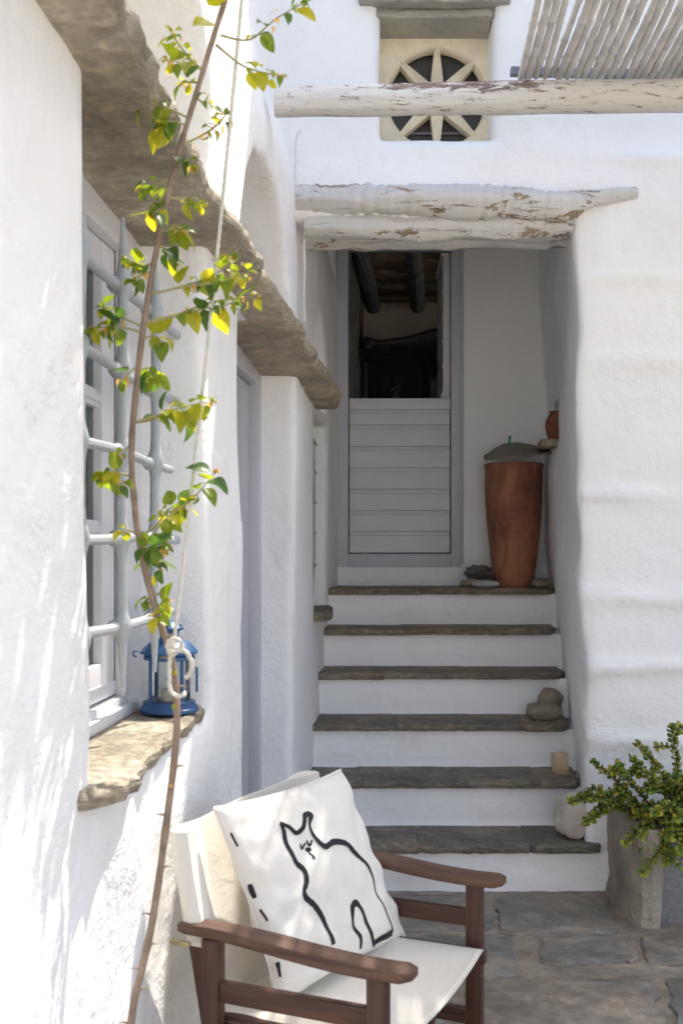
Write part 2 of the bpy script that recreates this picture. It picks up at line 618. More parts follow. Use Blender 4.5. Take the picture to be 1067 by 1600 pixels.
cw = MB().grid(lambda a, b: Vector((-3.5+a*10, -4.2+.03*mnoise.noise(Vector((a*9, b*4, 2))), b*2.9)), 60, 20)  # unseen wall behind the camera, added to bounce sunlight onto the facade
cw.box(-3.5, 6.5, -4.7, -4.23, -.1, 2.9, 0)
court = cw.build('bounce_wall', M['white'])
tag(court, 'added white wall behind the viewer, bouncing light onto the house front', 'wall')

pv = MB()
pv.grid(lambda a, b: (-.8+a*5.3, -1+b*5.8, .006+.006*mnoise.noise(Vector((a*23, b*25, 1)))+.005*mnoise.noise(Vector((a*73, b*75, 1)))), 180, 200)
patio = pv.build('patio', M['mortar'], sharp=None)
patio['kind'] = 'structure'

def slab(poly, z0, z1, jag=.006, step=.035, seed=0, top_noise=.002, inset=.005):
    """irregular stone plate with broken edges from a corner list (counter-clockwise)"""
    rr = random.Random(seed)
    pts = []
    n = len(poly)
    for i in range(n):
        a = Vector((*poly[i], 0)); b = Vector((*poly[(i+1) % n], 0))
        k = max(1, int((b-a).length/step))
        nr = Vector(((b-a).y, -(b-a).x, 0)).normalized()
        for j in range(k):
            q = a.lerp(b, j/k)
            w = mnoise.noise(q*9+Vector((seed*1.7, 0, 0)))*jag*1.6+(rr.random()-.5)*jag
            if j == 0:
                w -= jag
            pts.append(q+nr*(w+jag*.7*mnoise.noise(q*31+Vector((0, seed, 0)))))
    c = sum(pts, Vector())/len(pts)
    mb = MB()
    N = len(pts)
    rings = [(1, z0, 0, 1), (1, z0+(z1-z0)*.45, .6, 0), (1, z1-(z1-z0)*.22, .2, 0), (1, z1, inset, 1)]
    for ri, (s, z, off, fl) in enumerate(rings):
        for i, q in enumerate(pts):
            t = (pts[(i+1) % N]-pts[i-1]).normalized()
            nr = Vector((t.y, -t.x, 0))
            o = {0: -.35*inset, 1: .25*inset*(1+rr.random()), 2: .5*inset*rr.random(), 3: -inset*(.5+rr.random())}[ri]
            zz = z+(rr.random()-.5)*(z1-z0)*(.25 if ri in (1, 2) else .06)
            p = q+nr*o
            if ri == 3:
                zz += top_noise*mnoise.noise(q*7+Vector((seed, 0, 0)))*2
            mb.v.append(Vector((p.x, p.y, zz)))
    for ri in range(3):
        for i in range(N):
            a = ri*N+i; b = ri*N+(i+1) % N
            mb.f.append([a, b, b+N, a+N])
    mb.f.append([i for i in range(N)][::-1])
    mb.f.append([3*N+i for i in range(N)])
    return mb

def gp(px, py):
    Y = H*F/(py-HZ)
    return ((px-533.5)*Y/F, Y)

flags = [
    [gp(590, 1459), gp(772, 1459), gp(768, 1402), gp(600, 1402)],
    [gp(784, 1465), gp(972, 1461), gp(938, 1400), gp(780, 1402)],
    [gp(560, 1532), gp(700, 1541), gp(812, 1528), gp(800, 1467), gp(600, 1467)],
    [gp(845, 1512), gp(1000, 1509), gp(975, 1471), gp(838, 1472)],
    [gp(1015, 1512), gp(1150, 1512), gp(1150, 1462), gp(1000, 1465)],
    [gp(700, 1640), gp(1045, 1630), gp(1020, 1540), gp(880, 1532), gp(730, 1548)],
    [gp(1058, 1610), gp(1240, 1610), gp(1200, 1520), gp(1040, 1534)],
    [gp(470, 1650), gp(682, 1640), gp(715, 1550), gp(640, 1547), gp(520, 1540)],
]
k = 0
for k, fpoly in enumerate(flags):
    slab(fpoly, -.01, .0150, .016, .035, k, .003, .005).build('flagstone', M['flag'], patio, sharp=50)
rr = random.Random(5)
rows = [(-.9, -.35), (-.33, .2), (.22, .75), (.78, 1.3), (1.33, 1.85), (1.88, 2.42), (2.45, 3.02)]
for y0, y1 in rows:
    x = -.52
    while x < 4:
        w = .45+rr.random()*.4
        k += 1
        j = lambda: (rr.random()-.5)*.05
        slab([(x+.012, y0+j()), (x+w-.012, y0+j()), (x+w-.012, y1+j()*.5), (x+.012, y1+j()*.5)], -.01, .0150, .016, .06, k, .003, .005).build('flagstone', M['flag'], patio, sharp=50)
        x += w
for y0, y1, xs in ((3.06, 3.55, (1.55, 2.1, 2.7, 3.3, 4.0)), (3.58, 4.12, (1.6, 2.25, 2.9, 3.5, 4.1)), (3.06, 3.6, (-.48, .0)), (3.62, 4.5, (-.42, .08))):
    for a, b in zip(xs, xs[1:]):
        k += 1
        slab([(a+.015, y0), (b-.015, y0), (b-.015, y1), (a+.015, y1)], -.01, .0150, .016, .06, k, .003, .005).build('flagstone', M['flag'], patio, sharp=50)

# ------------------------------------------------------------------ side house wall (window, door, second window)
wing = thing('house', 'whitewashed house wing on the left with barred window and arched niches', 'house', (0, 0, 0))
h = .02
uu = np.arange(-1.12, -.40, h); yy = np.arange(-1.2, 7.02, h); zz = np.arange(-.06, 4.42, h)
U, Yg, Zg = np.meshgrid(uu, yy, zz, indexing='ij')
n1 = vnoise(U*1.0, Yg*1.3, Zg*1.1, 3)
n2 = vnoise(U*4, Yg*4.2, Zg*3.5, 4)
n3 = vnoise(U*9, Yg*11, Zg*9, 6)
us = -.60+.022*np.clip(Yg-1.8, 0, 2.8)+.010*np.clip(Yg-4.65, 0, 2)
us = us-.07*sstep(2.86, 3.3, Zg)*sstep(3.3, 4.2, Yg)
us = us+.018*n1+.008*n2+.0025*n3
us = us+.02*(1-sstep(0, .5, Zg))
f = U-us
f = np.maximum(f, -(U+1.08))
f = np.maximum(f, np.abs(Yg-2.9)-4.06)
f = np.maximum(f, Zg-4.36)
wy = Yg+.018*vnoise(U*2, Yg*3, Zg*2.6, 8)+.006*n3
wz = Zg+.012*vnoise(U*2, Yg*2.6, Zg*3, 9)
wu = U
def arch(yc, a, z0, zs, b, umin):
    """arched niche standing on z0, springing at zs, rise b"""
    up = (np.sqrt(((wy-yc)/a)**2+((wz-zs)/b)**2)-1)*min(a, b)
    lo = np.abs(wy-yc)-a
    d = np.where(wz > zs, up, lo)
    d = np.maximum(d, z0-wz)
    return np.maximum(d, umin-wu)
# the reveal opens out a little towards the outside
spl = np.clip(U+.78, 0, .3)*.12
lowr = .09*(1-sstep(1.0, 2.3, Zg))
d = sbox(U, wy, wz, ((-1.3, .4), (1.975, 2.955), (.985, 2.30)))
d = np.where(Yg < 2.4, np.maximum(d, (1.975-lowr)-wy), d)
f = smax(f, -d+spl*.0, .030)
f = smax(f, -arch(2.40, .53, 2.31, 2.55, .50, -.775), .016)
f = smax(f, -sbox(U, wy, wz, ((-.80, .4), (3.43, 4.585), (-.3, 2.17))), .028)
f = smax(f, -arch(3.93, .53, 2.20, 2.33, .45, -.80), .016)
f = smax(f, -sbox(U, wy, wz, ((-.80, .4), (5.30, 5.98), (1.10, 2.07))), .028)
f = smax(f, -arch(5.64, .30, 2.13, 2.35, .28, -.66), .016)
V, Q = surface_nets(f, (uu[0], yy[0], zz[0]), h)
V[:, 0] += SH*V[:, 1]
np_mesh('wall', V, Q, M['white'], wing)
del U, Yg, Zg, f, us, n1, n2, n3, wy, wz, d

def S(u, y, z):
    return Vector((u+SH*y, y, z))

def shear_slab(prof_front, prof_back, zf, th, seed, name, m, parent, jag=.008, zt=None):
    """long stone ledge; profiles are lists of (Y, u); zf(Y) is its underside"""
    mb = MB()
    ys = np.arange(prof_front[0][0], prof_front[-1][0]+1e-6, .03)
    fy, fu = zip(*prof_front); by, bu = zip(*prof_back)
    n = len(ys)
    rs = random.Random(seed)
    ring = 12
    for i, y in enumerate(ys):
        uf = np.interp(y, fy, fu)+jag*(mnoise.noise(Vector((y*5, seed, 0)))*1.5+mnoise.noise(Vector((y*19, seed, 3)))+(rs.random()-.5)*.5)
        ub = np.interp(y, by, bu)
        z = zf(y)
        t = th*(1+.18*mnoise.noise(Vector((y*4, seed, 9))))
        nz = lambda a: .007*mnoise.noise(Vector((y*7, a*3, seed)))+.003*mnoise.noise(Vector((y*25, a*9, seed)))
        c = [(ub, z), (ub*.66+uf*.34, z+nz(1)), (ub*.33+uf*.67, z+nz(2)), (ub*.12+uf*.88, z+nz(2.5)),
             (uf-.012, z+.003+nz(3)), (uf-.003+jag*(rs.random()-.5), z+t*.25), (uf+.004+jag*(rs.random()-.5), z+t*.55), (uf-.006+jag*(rs.random()-.5), z+t*.85),
             (uf-.022, z+t+nz(5)), (ub*.3+uf*.7, z+t*1.02+nz(6)), (ub*.6+uf*.4, z+t*1.03), (ub, z+t*1.03)]
        for u, zz_ in c:
            mb.v.append(S(u, y+(rs.random()-.5)*.006, zz_))
    for i in range(n-1):
        for k_ in range(ring):
            a = i*ring+k_; b = i*ring+(k_+1) % ring
            mb.f.append([a, a+ring, b+ring, b])
    mb.f.append(list(range(ring)))
    mb.f.append([(n-1)*ring+k_ for k_ in range(ring)][::-1])
    return mb.build(name, m, parent, sharp=55)

o = shear_slab([(1.0, -.47), (1.7, -.475), (2.0, -.49), (2.3, -.50), (2.7, -.515), (3.0, -.485), (3.25, -.475)], [(1.0, -.95), (3.3, -.95)], lambda y: 2.262-.022*(y-1.9)-.03*max(0, y-2.6), .075, 3, 'lintel_slab', M['lintel'], wing, .012)
tag(o, 'long tan stone slab over the barred window')
o = shear_slab([(3.19, -.47), (3.6, -.45), (4.0, -.43), (4.5, -.425), (4.95, -.40), (5.2, -.39), (5.42, -.415)], [(3.19, -.78), (5.0, -.78), (5.42, -.66)], lambda y: 2.19-.045*(y-3.2), .065, 8, 'lintel_slab', M['lintel'], wing, .010)
tag(o, 'grey brown stone slab over the side door, reaching to the stairs')

# sill of the window
sl = slab([(-.86, 1.895), (-.57, 1.90), (-.538, 1.95), (-.525, 2.03), (-.535, 2.12), (-.56, 2.24), (-.555, 2.40), (-.568, 2.62), (-.57, 2.80), (-.59, 2.99), (-.86, 3.0)], .984, 1.018, .010, .03, 77, .004, .010)
for v in sl.v:
    v.x += SH*v.y
sill = sl.build('window_sill', M['sill'], wing, sharp=50)
tag(sill, 'tan broken edged stone sill under the barred window')

# window frame, casement, panes, curtain, grille
def sbar(mb, u0, u1, y0, y1, z0, z1, bev=.004):
    bm_ = MB().box(u0, u1, y0, y1, z0, z1, bev)
    for v in bm_.v:
        v.x += SH*v.y
    mb.add(bm_.v, bm_.f)
    return mb
mb = MB()
sbar(mb, -.84, -.752, 2.80, 3.02, 1.0, 2.34)
sbar(mb, -.84, -.752, 1.86, 2.06, 1.0, 2.34)
sbar(mb, -.84, -.754, 2.06, 2.80, 2.185, 2.34)
sbar(mb, -.84, -.742, 2.06, 2.80, 2.165, 2.186)
sbar(mb, -.84, -.745, 2.06, 2.80, 1.0, 1.065)
sbar(mb, -.84, -.728, 2.06, 2.92, 1.018, 1.045)
sbar(mb, -.77, -.742, 2.775, 2.80, 1.06, 2.17, .006)
window = mb.build('window', M['frame'], wing)
tag(window, 'pale painted window with three panes behind thick iron bars')
mb = MB()
sbar(mb, -.805, -.768, 2.665, 2.772, 1.067, 2.163, .006)
sbar(mb, -.805, -.768, 2.07, 2.14, 1.067, 2.163, .006)
sbar(mb, -.803, -.770, 2.14, 2.665, 1.067, 1.155, .006)
sbar(mb, -.803, -.770, 2.14, 2.665, 2.085, 2.163, .006)
for zc in (1.475, 1.785):
    sbar(mb, -.803, -.774, 2.14, 2.665, zc-.022, zc+.022, .006)
    sbar(mb, -.80, -.766, 2.14, 2.665, zc-.010, zc+.010, .004)
sbar(mb, -.79, -.762, 2.06, 2.775, 1.069, 1.105, .010)
mb.build('casement', M['frame'], window)
for z0, z1 in ((1.155, 1.453), (1.497, 1.763), (1.807, 2.085)):
    a = [S(-.790, 2.14, z0), S(-.790, 2.665, z0), S(-.790, 2.665, z1), S(-.790, 2.14, z1)]
    mesh_obj('pane', a, [[0, 1, 2, 3]], M['glass'], window, False)
mb = MB()
mb.grid(lambda a, b: S(-.835-.010*math.sin(a*40)-.012*b*0, 2.12+a*.43, 1.14+b*.96), 60, 4)
mb.build('curtain', M['lace'], window)
mb = MB()
for q in range(70):
    z = 1.16+q*.0135+.004*R.random()
    yq = 2.555+.012*math.sin(q*.55)-.006*math.sin(q*1.3)
    for w in range(1+(q % 3 == 0)):
        y_ = yq-.012*w
        p = S(-.8255, y_, z)
        mb.add([p, p+Vector((.0003, .004, .001)), p+Vector((.0003, .0045, .008)), p+Vector((0, .0005, .007))], [[0, 1, 2, 3]])
mb.build('lace_pattern', M['rock_grey'], window)
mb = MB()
sbar(mb, -1.5, -1.07, 1.8, 3.1, .9, 2.4, 0)  # dark box behind the glass, in place of the unlit room
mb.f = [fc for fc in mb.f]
mb.build('unlit_room_box', M['unlit'], window, smooth=False)
# iron grille: every bar its own mesh, swollen where two cross
gu = -.655
zs_b = (1.265, 1.452, 1.635, 1.812, 1.992)
ys_b = (1.87, 2.085, 2.375, 2.665)
for i, z in enumerate(zs_b):
    pts = []; rad = []
    y = 1.84
    while y < 2.992:
        dd = min(abs(y-q) for q in ys_b)
        rad.append(.0105+.009*math.exp(-(dd/.020)**2)+.0006*R.random())
        pts.append(S(gu+.003*math.sin(y*5+i), y, z+.004*math.sin(y*7+i*2)))
        y += .012
    if i in (0, 2):
        pts = pts[:int(len(pts)*.93)]; rad = rad[:len(pts)]
        rad[-1] *= .55
    MB().tube(pts, rad, 10).build('grille_bar', M['iron'], window)
for i, y in enumerate(ys_b):
    pts = []; rad = []
    z = 1.135
    while z < 2.135:
        dd = min(abs(z-q) for q in zs_b)
        r = .0115+.0085*math.exp(-(dd/.022)**2)+.0006*R.random()
        if z > 2.02: r *= max(.35, 1-(z-2.02)*6)
        if z < 1.24: r *= max(.30, 1-(1.24-z)*6.2)
        rad.append(r)
        pts.append(S(gu+.012+.003*math.sin(z*6+i), y+.004*math.sin(z*4+i), z))
        z += .012
    MB().tube(pts, rad, 10).build('grille_bar', M['iron'], window)

# fanlight in the niche over the slab
mb = MB()
sbar(mb, -.80, -.755, 2.72, 2.86, 2.35, 3.10, .006)
sbar(mb, -.80, -.768, 1.95, 2.72, 2.35, 2.42, .006)
sbar(mb, -.80, -.768, 2.35, 2.42, 2.42, 3.04, .006)
sbar(mb, -.80, -.785, 1.95, 2.72, 2.40, 3.04, 0)
mb.build('fanlight', M['frame'], wing)

# side door, seen almost edge on
mb = MB()
sbar(mb, -.77, -.672, 4.50, 4.62, .02, 2.16, .004)
sbar(mb, -.77, -.672, 3.40, 3.49, .02, 2.16, .004)
sbar(mb, -.77, -.672, 3.49, 4.50, 2.08, 2.16, .004)
door = mb.build('side_door', M['grey'], wing)
tag(door, 'grey painted side door deep in the wall beside the stairs')
for i in range(5):
    y0 = 3.495+i*.201
    sbar(MB(), -.745, -.705, y0, y0+.196, .03, 2.075, .005).build('board', M['grey'], door)
mb = MB()
sbar(mb, -.80, -.745, 4.22, 4.36, 2.26, 2.80, .004)
sbar(mb, -.80, -.75, 3.42, 4.22, 2.26, 2.33, .004)
mb.build('fanlight', M['grey'], wing)

# second window beside the stairs, with its little barred grille
mb = MB()
sbar(mb, -.78, -.70, 5.28, 6.0, 1.08, 1.15, .004)
sbar(mb, -.78, -.70, 5.92, 6.0, 1.15, 2.06, .004)
sbar(mb, -.78, -.70, 5.28, 5.36, 1.15, 2.06, .004)
sbar(mb, -.78, -.74, 5.36, 5.92, 1.15, 2.06, 0)
w2 = mb.build('window', M['frame'], wing)
tag(w2, 'small deep set window beside the upper stairs')
for i, y in enumerate((5.44, 5.64, 5.84)):
    pts = [S(-.585, y, 1.19+q*.05) for q in range(17)]
    rad = [.004+.007*min(1, q/4)*(1 if q < 14 else .6) for q in range(17)]
    MB().tube(pts, rad, 8).build('grille_bar', M['iron'], w2)
for z in (1.33, 1.50, 1.66, 1.82, 1.97):
    MB().tube([S(-.585, y, z) for y in (5.27, 5.42, 5.44, 5.46, 5.62, 5.64, 5.66, 5.82, 5.84, 5.86, 6.02)], [.007, .008, .015, .008, .008, .015, .008, .008, .015, .008, .007], 8).build('grille_bar', M['iron'], w2)
sl = slab([(-.74, 5.26), (-.47, 5.27), (-.445, 5.40), (-.47, 5.58), (-.50, 5.95), (-.74, 5.98)], 1.075, 1.115, .008, .03, 31, .003, .006)
for v in sl.v:
    v.x += SH*v.y
sl.build('window_sill', M['tread'], wing, sharp=50)

# white cable down the corner
MB().tube(spline([P(475, 374, 4.70), P(476, 420, 4.70), P(474.5, 470, 4.70), P(476, 502, 4.70)], 5), .0045, 6).build('cable', M['lace'], wing)
MB().tube(spline([P(470, 205, 4.60), P(463, 215, 4.60), P(462, 250, 4.615), P(463, 288, 4.62)], 5), .004, 6).build('cable', M['lace'], wing)

# ------------------------------------------------------------------ main house: facade, stair recess, back wall
house = thing('house', 'tall whitewashed house front with stair recess, stone star window and log lintel', 'house', (0, 4.65, 0))
def hp(o):
    o.location -= Vector((0, 4.65, 0))
    return o
FY = 4.65
h = .022
uu = np.arange(-.80, 1.75, h); yy = np.arange(4.52, 7.0, h); zz = np.arange(-.06, 4.1, h)
U, Yg, Zg = np.meshgrid(uu, yy, zz, indexing='ij')
n1 = vnoise(U*1.2, Yg*1.2, Zg*2.0, 13)
n2 = vnoise(U*3.0, Yg*3, Zg*5.5, 14)
n3 = vnoise(U*9, Yg*9, Zg*10, 16)
lump = .016*n1+.009*n2+.003*n3
ledges = 0
for zc, uc, wd, amp in ((1.64, .80, .22, .020), (1.22, .95, .5, .016), (.93, .85, .5, .018), (.62, 1.0, .5, .016), (2.2, .95, .4, .010), (3.05, 1.0, .25, .018), (2.55, .9, .3, .010)):
    ledges = ledges+amp*1.5*np.exp(-((Zg-zc+.012*n2)/.035)**2)*np.exp(-((U-uc)/wd)**2)
fy = FY-lump-ledges
f = fy-Yg
f = np.maximum(f, Yg-6.93)
uR = .632+.045*(Yg-FY)+.030*(1-sstep(.2, 1.6, Zg))-.035*sstep(2.3, 2.75, Zg)
uR = uR+.022*vnoise(U*1.5, Yg*2, Zg*2.6, 18)+.012*n2+.004*n3
uL = -.52+.01*(Yg-FY)
top = 3.42-.64*(1-sstep(5.02, 5.06, Yg))
rec = np.maximum(np.maximum(uL-.20-U, U-uR), Zg-top)
rec = np.maximum(rec, Yg-(6.60+.012*n1+.010*n2+.004*n3-.018*np.exp(-((Zg-2.02)/.04)**2)*np.exp(-((U-.33)/.12)**2)))
f = smax(f, -rec, .045)
Xg = U+SH*Yg
# star window niche
wv = .004*n3
f = smax(f, -sbox(Xg+wv, Yg, Zg+wv, ((.160, .632), (4.3, 5.00), (3.130, 3.69))), .06)
# doorway in the back wall
f = np.maximum(f, -sbox(Xg, Yg, Zg, ((-.015, .69), (6.3, 7.4), (1.315, 3.30))))
# niche in the right wall of the recess
f = smax(f, -sbox(U, Yg, Zg, ((.55, .95), (5.98, 6.34), (1.99, 2.22))), .03)
V, Q = surface_nets(f, (uu[0], yy[0], zz[0]), h)
V[:, 0] += SH*V[:, 1]
V[:, 1] -= 4.65
np_mesh('wall', V, Q, M['white'], house)
del U, Yg, Zg, f, Xg, rec, uR, n1, n2, n3, lump, ledges, fy, top
# the rest of the block, outside the photograph: wall to the right, upper storey, roof
def hbox(name, m, x0, x1, y0, y1, z0, z1, bev=0, parent=house, smooth=False):
    return MB().box(x0, x1, y0-4.65, y1-4.65, z0, z1, bev).build(name, m, parent, smooth)
hbox('wall', M['white'], 2.02, 5.2, 4.655, 7.4, 0, 5.25)
hbox('wall', M['white'], -1.6, 2.02, 4.655, 7.4, 4.02, 5.25)
hbox('wall', M['white'], -1.6, -.30, 4.70, 6.9, 0, 4.02)
# ---- log lintel
def log(pts, rad, seed, name, m, parent, n=40, jit=.18, off=(0, 4.65, 0), knots=()):
    pp = spline(pts, 26)
    rr_ = np.interp(np.linspace(0, 1, len(pp)), np.linspace(0, 1, len(rad)), rad)
    rr_ = [r*(1+.16*mnoise.noise(Vector((i*.35, seed, 2)))) for i, r in enumerate(rr_)]
    mb_ = MB().tube([p-Vector(off) for p in pp], rr_, n, True, jit, 5.0, seed)
    for i, v in enumerate(mb_.v):
        q = Vector((v.x*3.5, v.y*22, v.z*22))
        v.z += .007*mnoise.noise(q+Vector((seed, 0, 0)))+.010*mnoise.noise(Vector((v.x*6, v.y*9, v.z*9+seed)))
        v.y += .008*mnoise.noise(q+Vector((0, seed, 5)))+.010*mnoise.noise(Vector((v.x*6, v.y*9+seed, v.z*9)))
        ridge = mnoise.noise(Vector((v.x*1.6, v.y*45, v.z*45+seed)))
        v.y -= .007*max(0, -ridge)*-1
        for kx_, kz_, kr_ in knots:
            d_ = math.hypot((v.x-kx_)/1.5, v.z-kz_)
            if v.y < pp[0].y-off[1] and d_ < kr_*2.2:
                v.y -= .016*math.exp(-(d_/kr_)**2)-.010*math.exp(-(d_/(kr_*.35))**2)
    return mb_
lg = log([P(462, 311, 4.66), P(540, 313, 4.65), P(640, 313, 4.64), P(740, 316, 4.64), P(820, 319, 4.63), P(880, 322, 4.63), P(925, 310, 4.64), P(994, 301, 4.65)], [.056, .060, .064, .070, .066, .058, .034, .020], 4, 'x', None, None, knots=((.56, 2.855, .026), (-.13, 2.845, .02), (.06, 2.83, .02), (.79, 2.83, .012), (.30, 2.87, .016)))
o = lg.build('lintel_log', M['log'], house, sharp=70); tag(o, 'upper whitewashed log lintel with a long broken tip')
lg = log([P(476, 350, 4.69), P(560, 354, 4.69), P(650, 356, 4.69), P(760, 354, 4.69), P(840, 353, 4.69), P(892, 352, 4.70)], [.053, .056, .052, .048, .047, .044], 9, 'x', None, None, knots=((-.13, 2.75, .018), (-.04, 2.74, .018), (.5, 2.76, .015)))
o = lg.build('lintel_log', M['log'], house, sharp=70); tag(o, 'lower whitewashed log lintel, cut square at its right end')
for i, yb in enumerate((4.84, 4.97)):
    lg = log([Vector((-.25, yb, 2.80)), Vector((.4, yb, 2.81)), Vector((1.15, yb, 2.80))], [.055, .06, .055], 20+i, 'x', None, None)
    lg.build('lintel_log', M['log'], house, sharp=70)
# ---- stone lintel over the star window
sl = slab([(.075, 4.60), (.30, 4.595), (.50, 4.605), (.700, 4.60), (.695, 4.88), (.08, 4.88)], 3.672, 3.715, .007, .03, 55, .003, .006)
for v in sl.v:
    v.y -= 4.65
o = sl.build('stone_lintel', M['ledge'], house, sharp=50)
sl = slab([(.135, 4.665), (.36, 4.67), (.632, 4.665), (.63, 4.90), (.137, 4.90)], 3.636, 3.673, .005, .03, 56, .003, .004)
for v in sl.v:
    v.y -= 4.65
    v.z -= max(0, (v.y-.02))*.06
o = sl.build('stone_lintel', M['ledge'], house, sharp=50)

# ---- star window: pierced stone panel, eight tapering rays, dark pane behind
cx, cz, cr = .414, 3.372, .212
PY = 4.845-4.65
def ringpts(r, y, n=72):
    return [Vector((cx+r*math.cos(2*math.pi*i/n), y, cz+r*math.sin(2*math.pi*i/n))) for i in range(n)]
def sqpts(x0, x1, z0, z1, y, n=72):
    out = []
    for i in range(n):
        a = 2*math.pi*i/n
        c, s = math.cos(a), math.sin(a)
        ts = []
        if abs(c) > 1e-6: ts.append(((x1 if c > 0 else x0)-cx)/c)
        if abs(s) > 1e-6: ts.append(((z1 if s > 0 else z0)-cz)/s)
        t = min(ts)
        out.append(Vector((cx+c*t, y, cz+s*t)))
    return out
mb = MB()
x0, x1, z0, z1 = .145, .652, 3.12, 3.66
rings = [sqpts(x0, x1, z0, z1, PY), ringpts(cr+.028, PY), ringpts(cr+.010, PY+.006), ringpts(cr, PY+.022), ringpts(cr-.004, PY+.055)]
# the panel's foot cuts the circle
for r in rings:
    for v in r:
        v.z = max(v.z, 3.15)
        v.y += .003*mnoise.noise(v*14)
n = 72
for r in rings:
    mb.v += r
for i in range(len(rings)-1):
    for q in range(n):
        a = i*n+q; b = i*n+(q+1) % n
        mb.f.append([a, b, b+n, a+n])
star = mb.build('star_window', M['stone'], house, sharp=40)
tag(star, 'pierced sandstone window panel with an eight rayed star')
for kx in range(8):
    a = math.pi/2+kx*math.pi/4
    d = Vector((math.cos(a), 0, math.sin(a))); s = Vector((-math.sin(a), 0, math.cos(a)))
    c = Vector((cx, PY+.005, cz))
    L = cr+.012
    w0, w1 = .037, .011
    if kx in (1, 3, 5, 7):
        L = cr+.016
    y0 = Vector((0, .006, 0)); y1 = Vector((0, .055, 0)); rg = Vector((0, -.010, 0))
    vs = []
    for t in (0, .25, .5, .75, 1):
        w = w0*(1-t)+w1*t
        cc = c+d*L*t
        if cc.z < 3.165:
            cc = c+d*((cz-3.165)/max(.01, -d.z))
        jj = .0015*(R.random()-.5)
        vs += [cc+s*w+y1, cc+s*(w*.92+jj)+y0, cc+rg*(1-t*.6), cc-s*(w*.92+jj)+y0, cc-s*w+y1]
    fs = []
    for i in range(4):
        for q in range(4):
            b = i*5+q
            fs.append([b, b+1, b+6, b+5])
    mb = MB().add(vs, fs)
    mb.build('ray', M['stone'], star, sharp=30)
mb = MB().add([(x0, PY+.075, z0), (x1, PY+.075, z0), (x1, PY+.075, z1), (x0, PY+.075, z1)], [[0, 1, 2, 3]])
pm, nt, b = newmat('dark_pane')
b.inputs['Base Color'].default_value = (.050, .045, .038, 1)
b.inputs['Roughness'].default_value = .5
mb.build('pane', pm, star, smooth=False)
hb = MB().box(x0, x1, PY+.060, PY+.072, 3.235, 3.242, 0)  # grey strip standing in for a reflection in the dark glass
hb.build('pane_reflection', M['roombeam'], star, smooth=False)

# ---- back door: frame, lower leaf of seven boards, upper leaf standing open
DY = 6.585-4.65
mb = MB()
mb.box(-.028, .040, DY-.012, DY+.10, 1.306, 3.30, .006)
mb.box(.643, .704, DY-.0125, DY+.10, 1.306, 3.30, .006)
mb.box(.040, .643, DY-.010, DY+.10, 3.178, 3.30, .006)
mb.box(.040, .643, DY-.010, DY+.10, 1.306, 1.380, .006)
mb.box(.034, .650, DY-.0145, DY+.02, 1.372, 1.382, .003)
mb.box(.690, .716, DY-.004, DY+.06, 1.32, 3.30, .004)
frame = mb.build('door_frame', M['grey'], house)
leaf = MB().box(.047, .637, DY+.034, DY+.060, 1.386, 2.292, .003).build('half_door', M['greyl'], house)
tag(leaf, 'closed lower half of the pale grey stable door, of horizontal boards')
z = 1.388
hts = [.122, .122, .124, .124, .125, .124, .094]
for i, hh in enumerate(hts):
    mb = MB().box(.046, .638, DY+.014, DY+.034, z+.002, z+hh-.022, .004)
    mb.box(.047, .637, DY+.022, DY+.034, z+hh-.021, z+hh-.009, .003)
    mb.box(.047, .637, DY+.026, DY+.034, z+hh-.0095, z+hh+.001, .002)
    mb.build('board', M['greyl'], leaf)
    for xx in (.10, .59):
        pass
    z += hh+.002
MB().box(.046, .640, DY+.004, DY+.034, z-.004, 2.297, .004).build('top_rail', M['greyl'], leaf)
mb = MB()
prof = [(0, .602)]
zq = 2.30
pts = []
while zq < 3.17:
    ph = ((zq-2.34) % .145)/.145
    e = .604 if 2.34 < zq < 3.15 else .592
    if 2.34 < zq < 3.15 and ph < .22:
        e = .604-.006*math.sin(ph/.22*math.pi)
    pts.append((e, zq)); zq += .006
for e, zq in pts:
    mb.v += [Vector((e, DY+.07, zq)), Vector((.642, DY+.07, zq)), Vector((.642, DY+.62, zq)), Vector((e+.012, DY+.62, zq))]
for i in range(len(pts)-1):
    for q in range(4):
        a = i*4+q; b = i*4+(q+1) % 4
        mb.f.append([a, b, b+4, a+4])
mb.f += [[3, 2, 1, 0], [len(mb.v)-4, len(mb.v)-3, len(mb.v)-2, len(mb.v)-1]]
o = mb.build('half_door', M['greyl'], house, sharp=30)
tag(o, 'open upper half of the stable door, seen on edge')

# ---- the dark room behind the door
def quad(name, m, pts, parent=house):
    return mesh_obj(name, [Vector(p)-Vector((0, 4.65, 0)) for p in pts], [[0, 1, 2, 3]], m, parent, False)
RB = 9.25
mb = MB()
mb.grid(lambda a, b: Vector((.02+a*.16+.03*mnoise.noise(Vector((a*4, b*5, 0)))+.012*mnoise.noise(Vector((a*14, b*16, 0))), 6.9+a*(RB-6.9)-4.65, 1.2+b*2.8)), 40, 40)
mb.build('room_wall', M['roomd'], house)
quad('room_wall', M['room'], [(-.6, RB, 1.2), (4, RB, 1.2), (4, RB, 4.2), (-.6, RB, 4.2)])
for y0, y1, z0, z1 in ((6.9, 7.5, 1.2, 4.2), (8.6, RB, 1.2, 4.2), (7.5, 8.6, 1.2, 2.0), (7.5, 8.6, 3.2, 4.2)):  # unseen opening left in this wall, added so daylight brightens the room
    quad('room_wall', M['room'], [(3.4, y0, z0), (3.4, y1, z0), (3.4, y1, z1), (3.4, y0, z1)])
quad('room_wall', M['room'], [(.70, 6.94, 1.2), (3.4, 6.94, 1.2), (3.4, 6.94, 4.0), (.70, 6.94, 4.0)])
mb = MB()
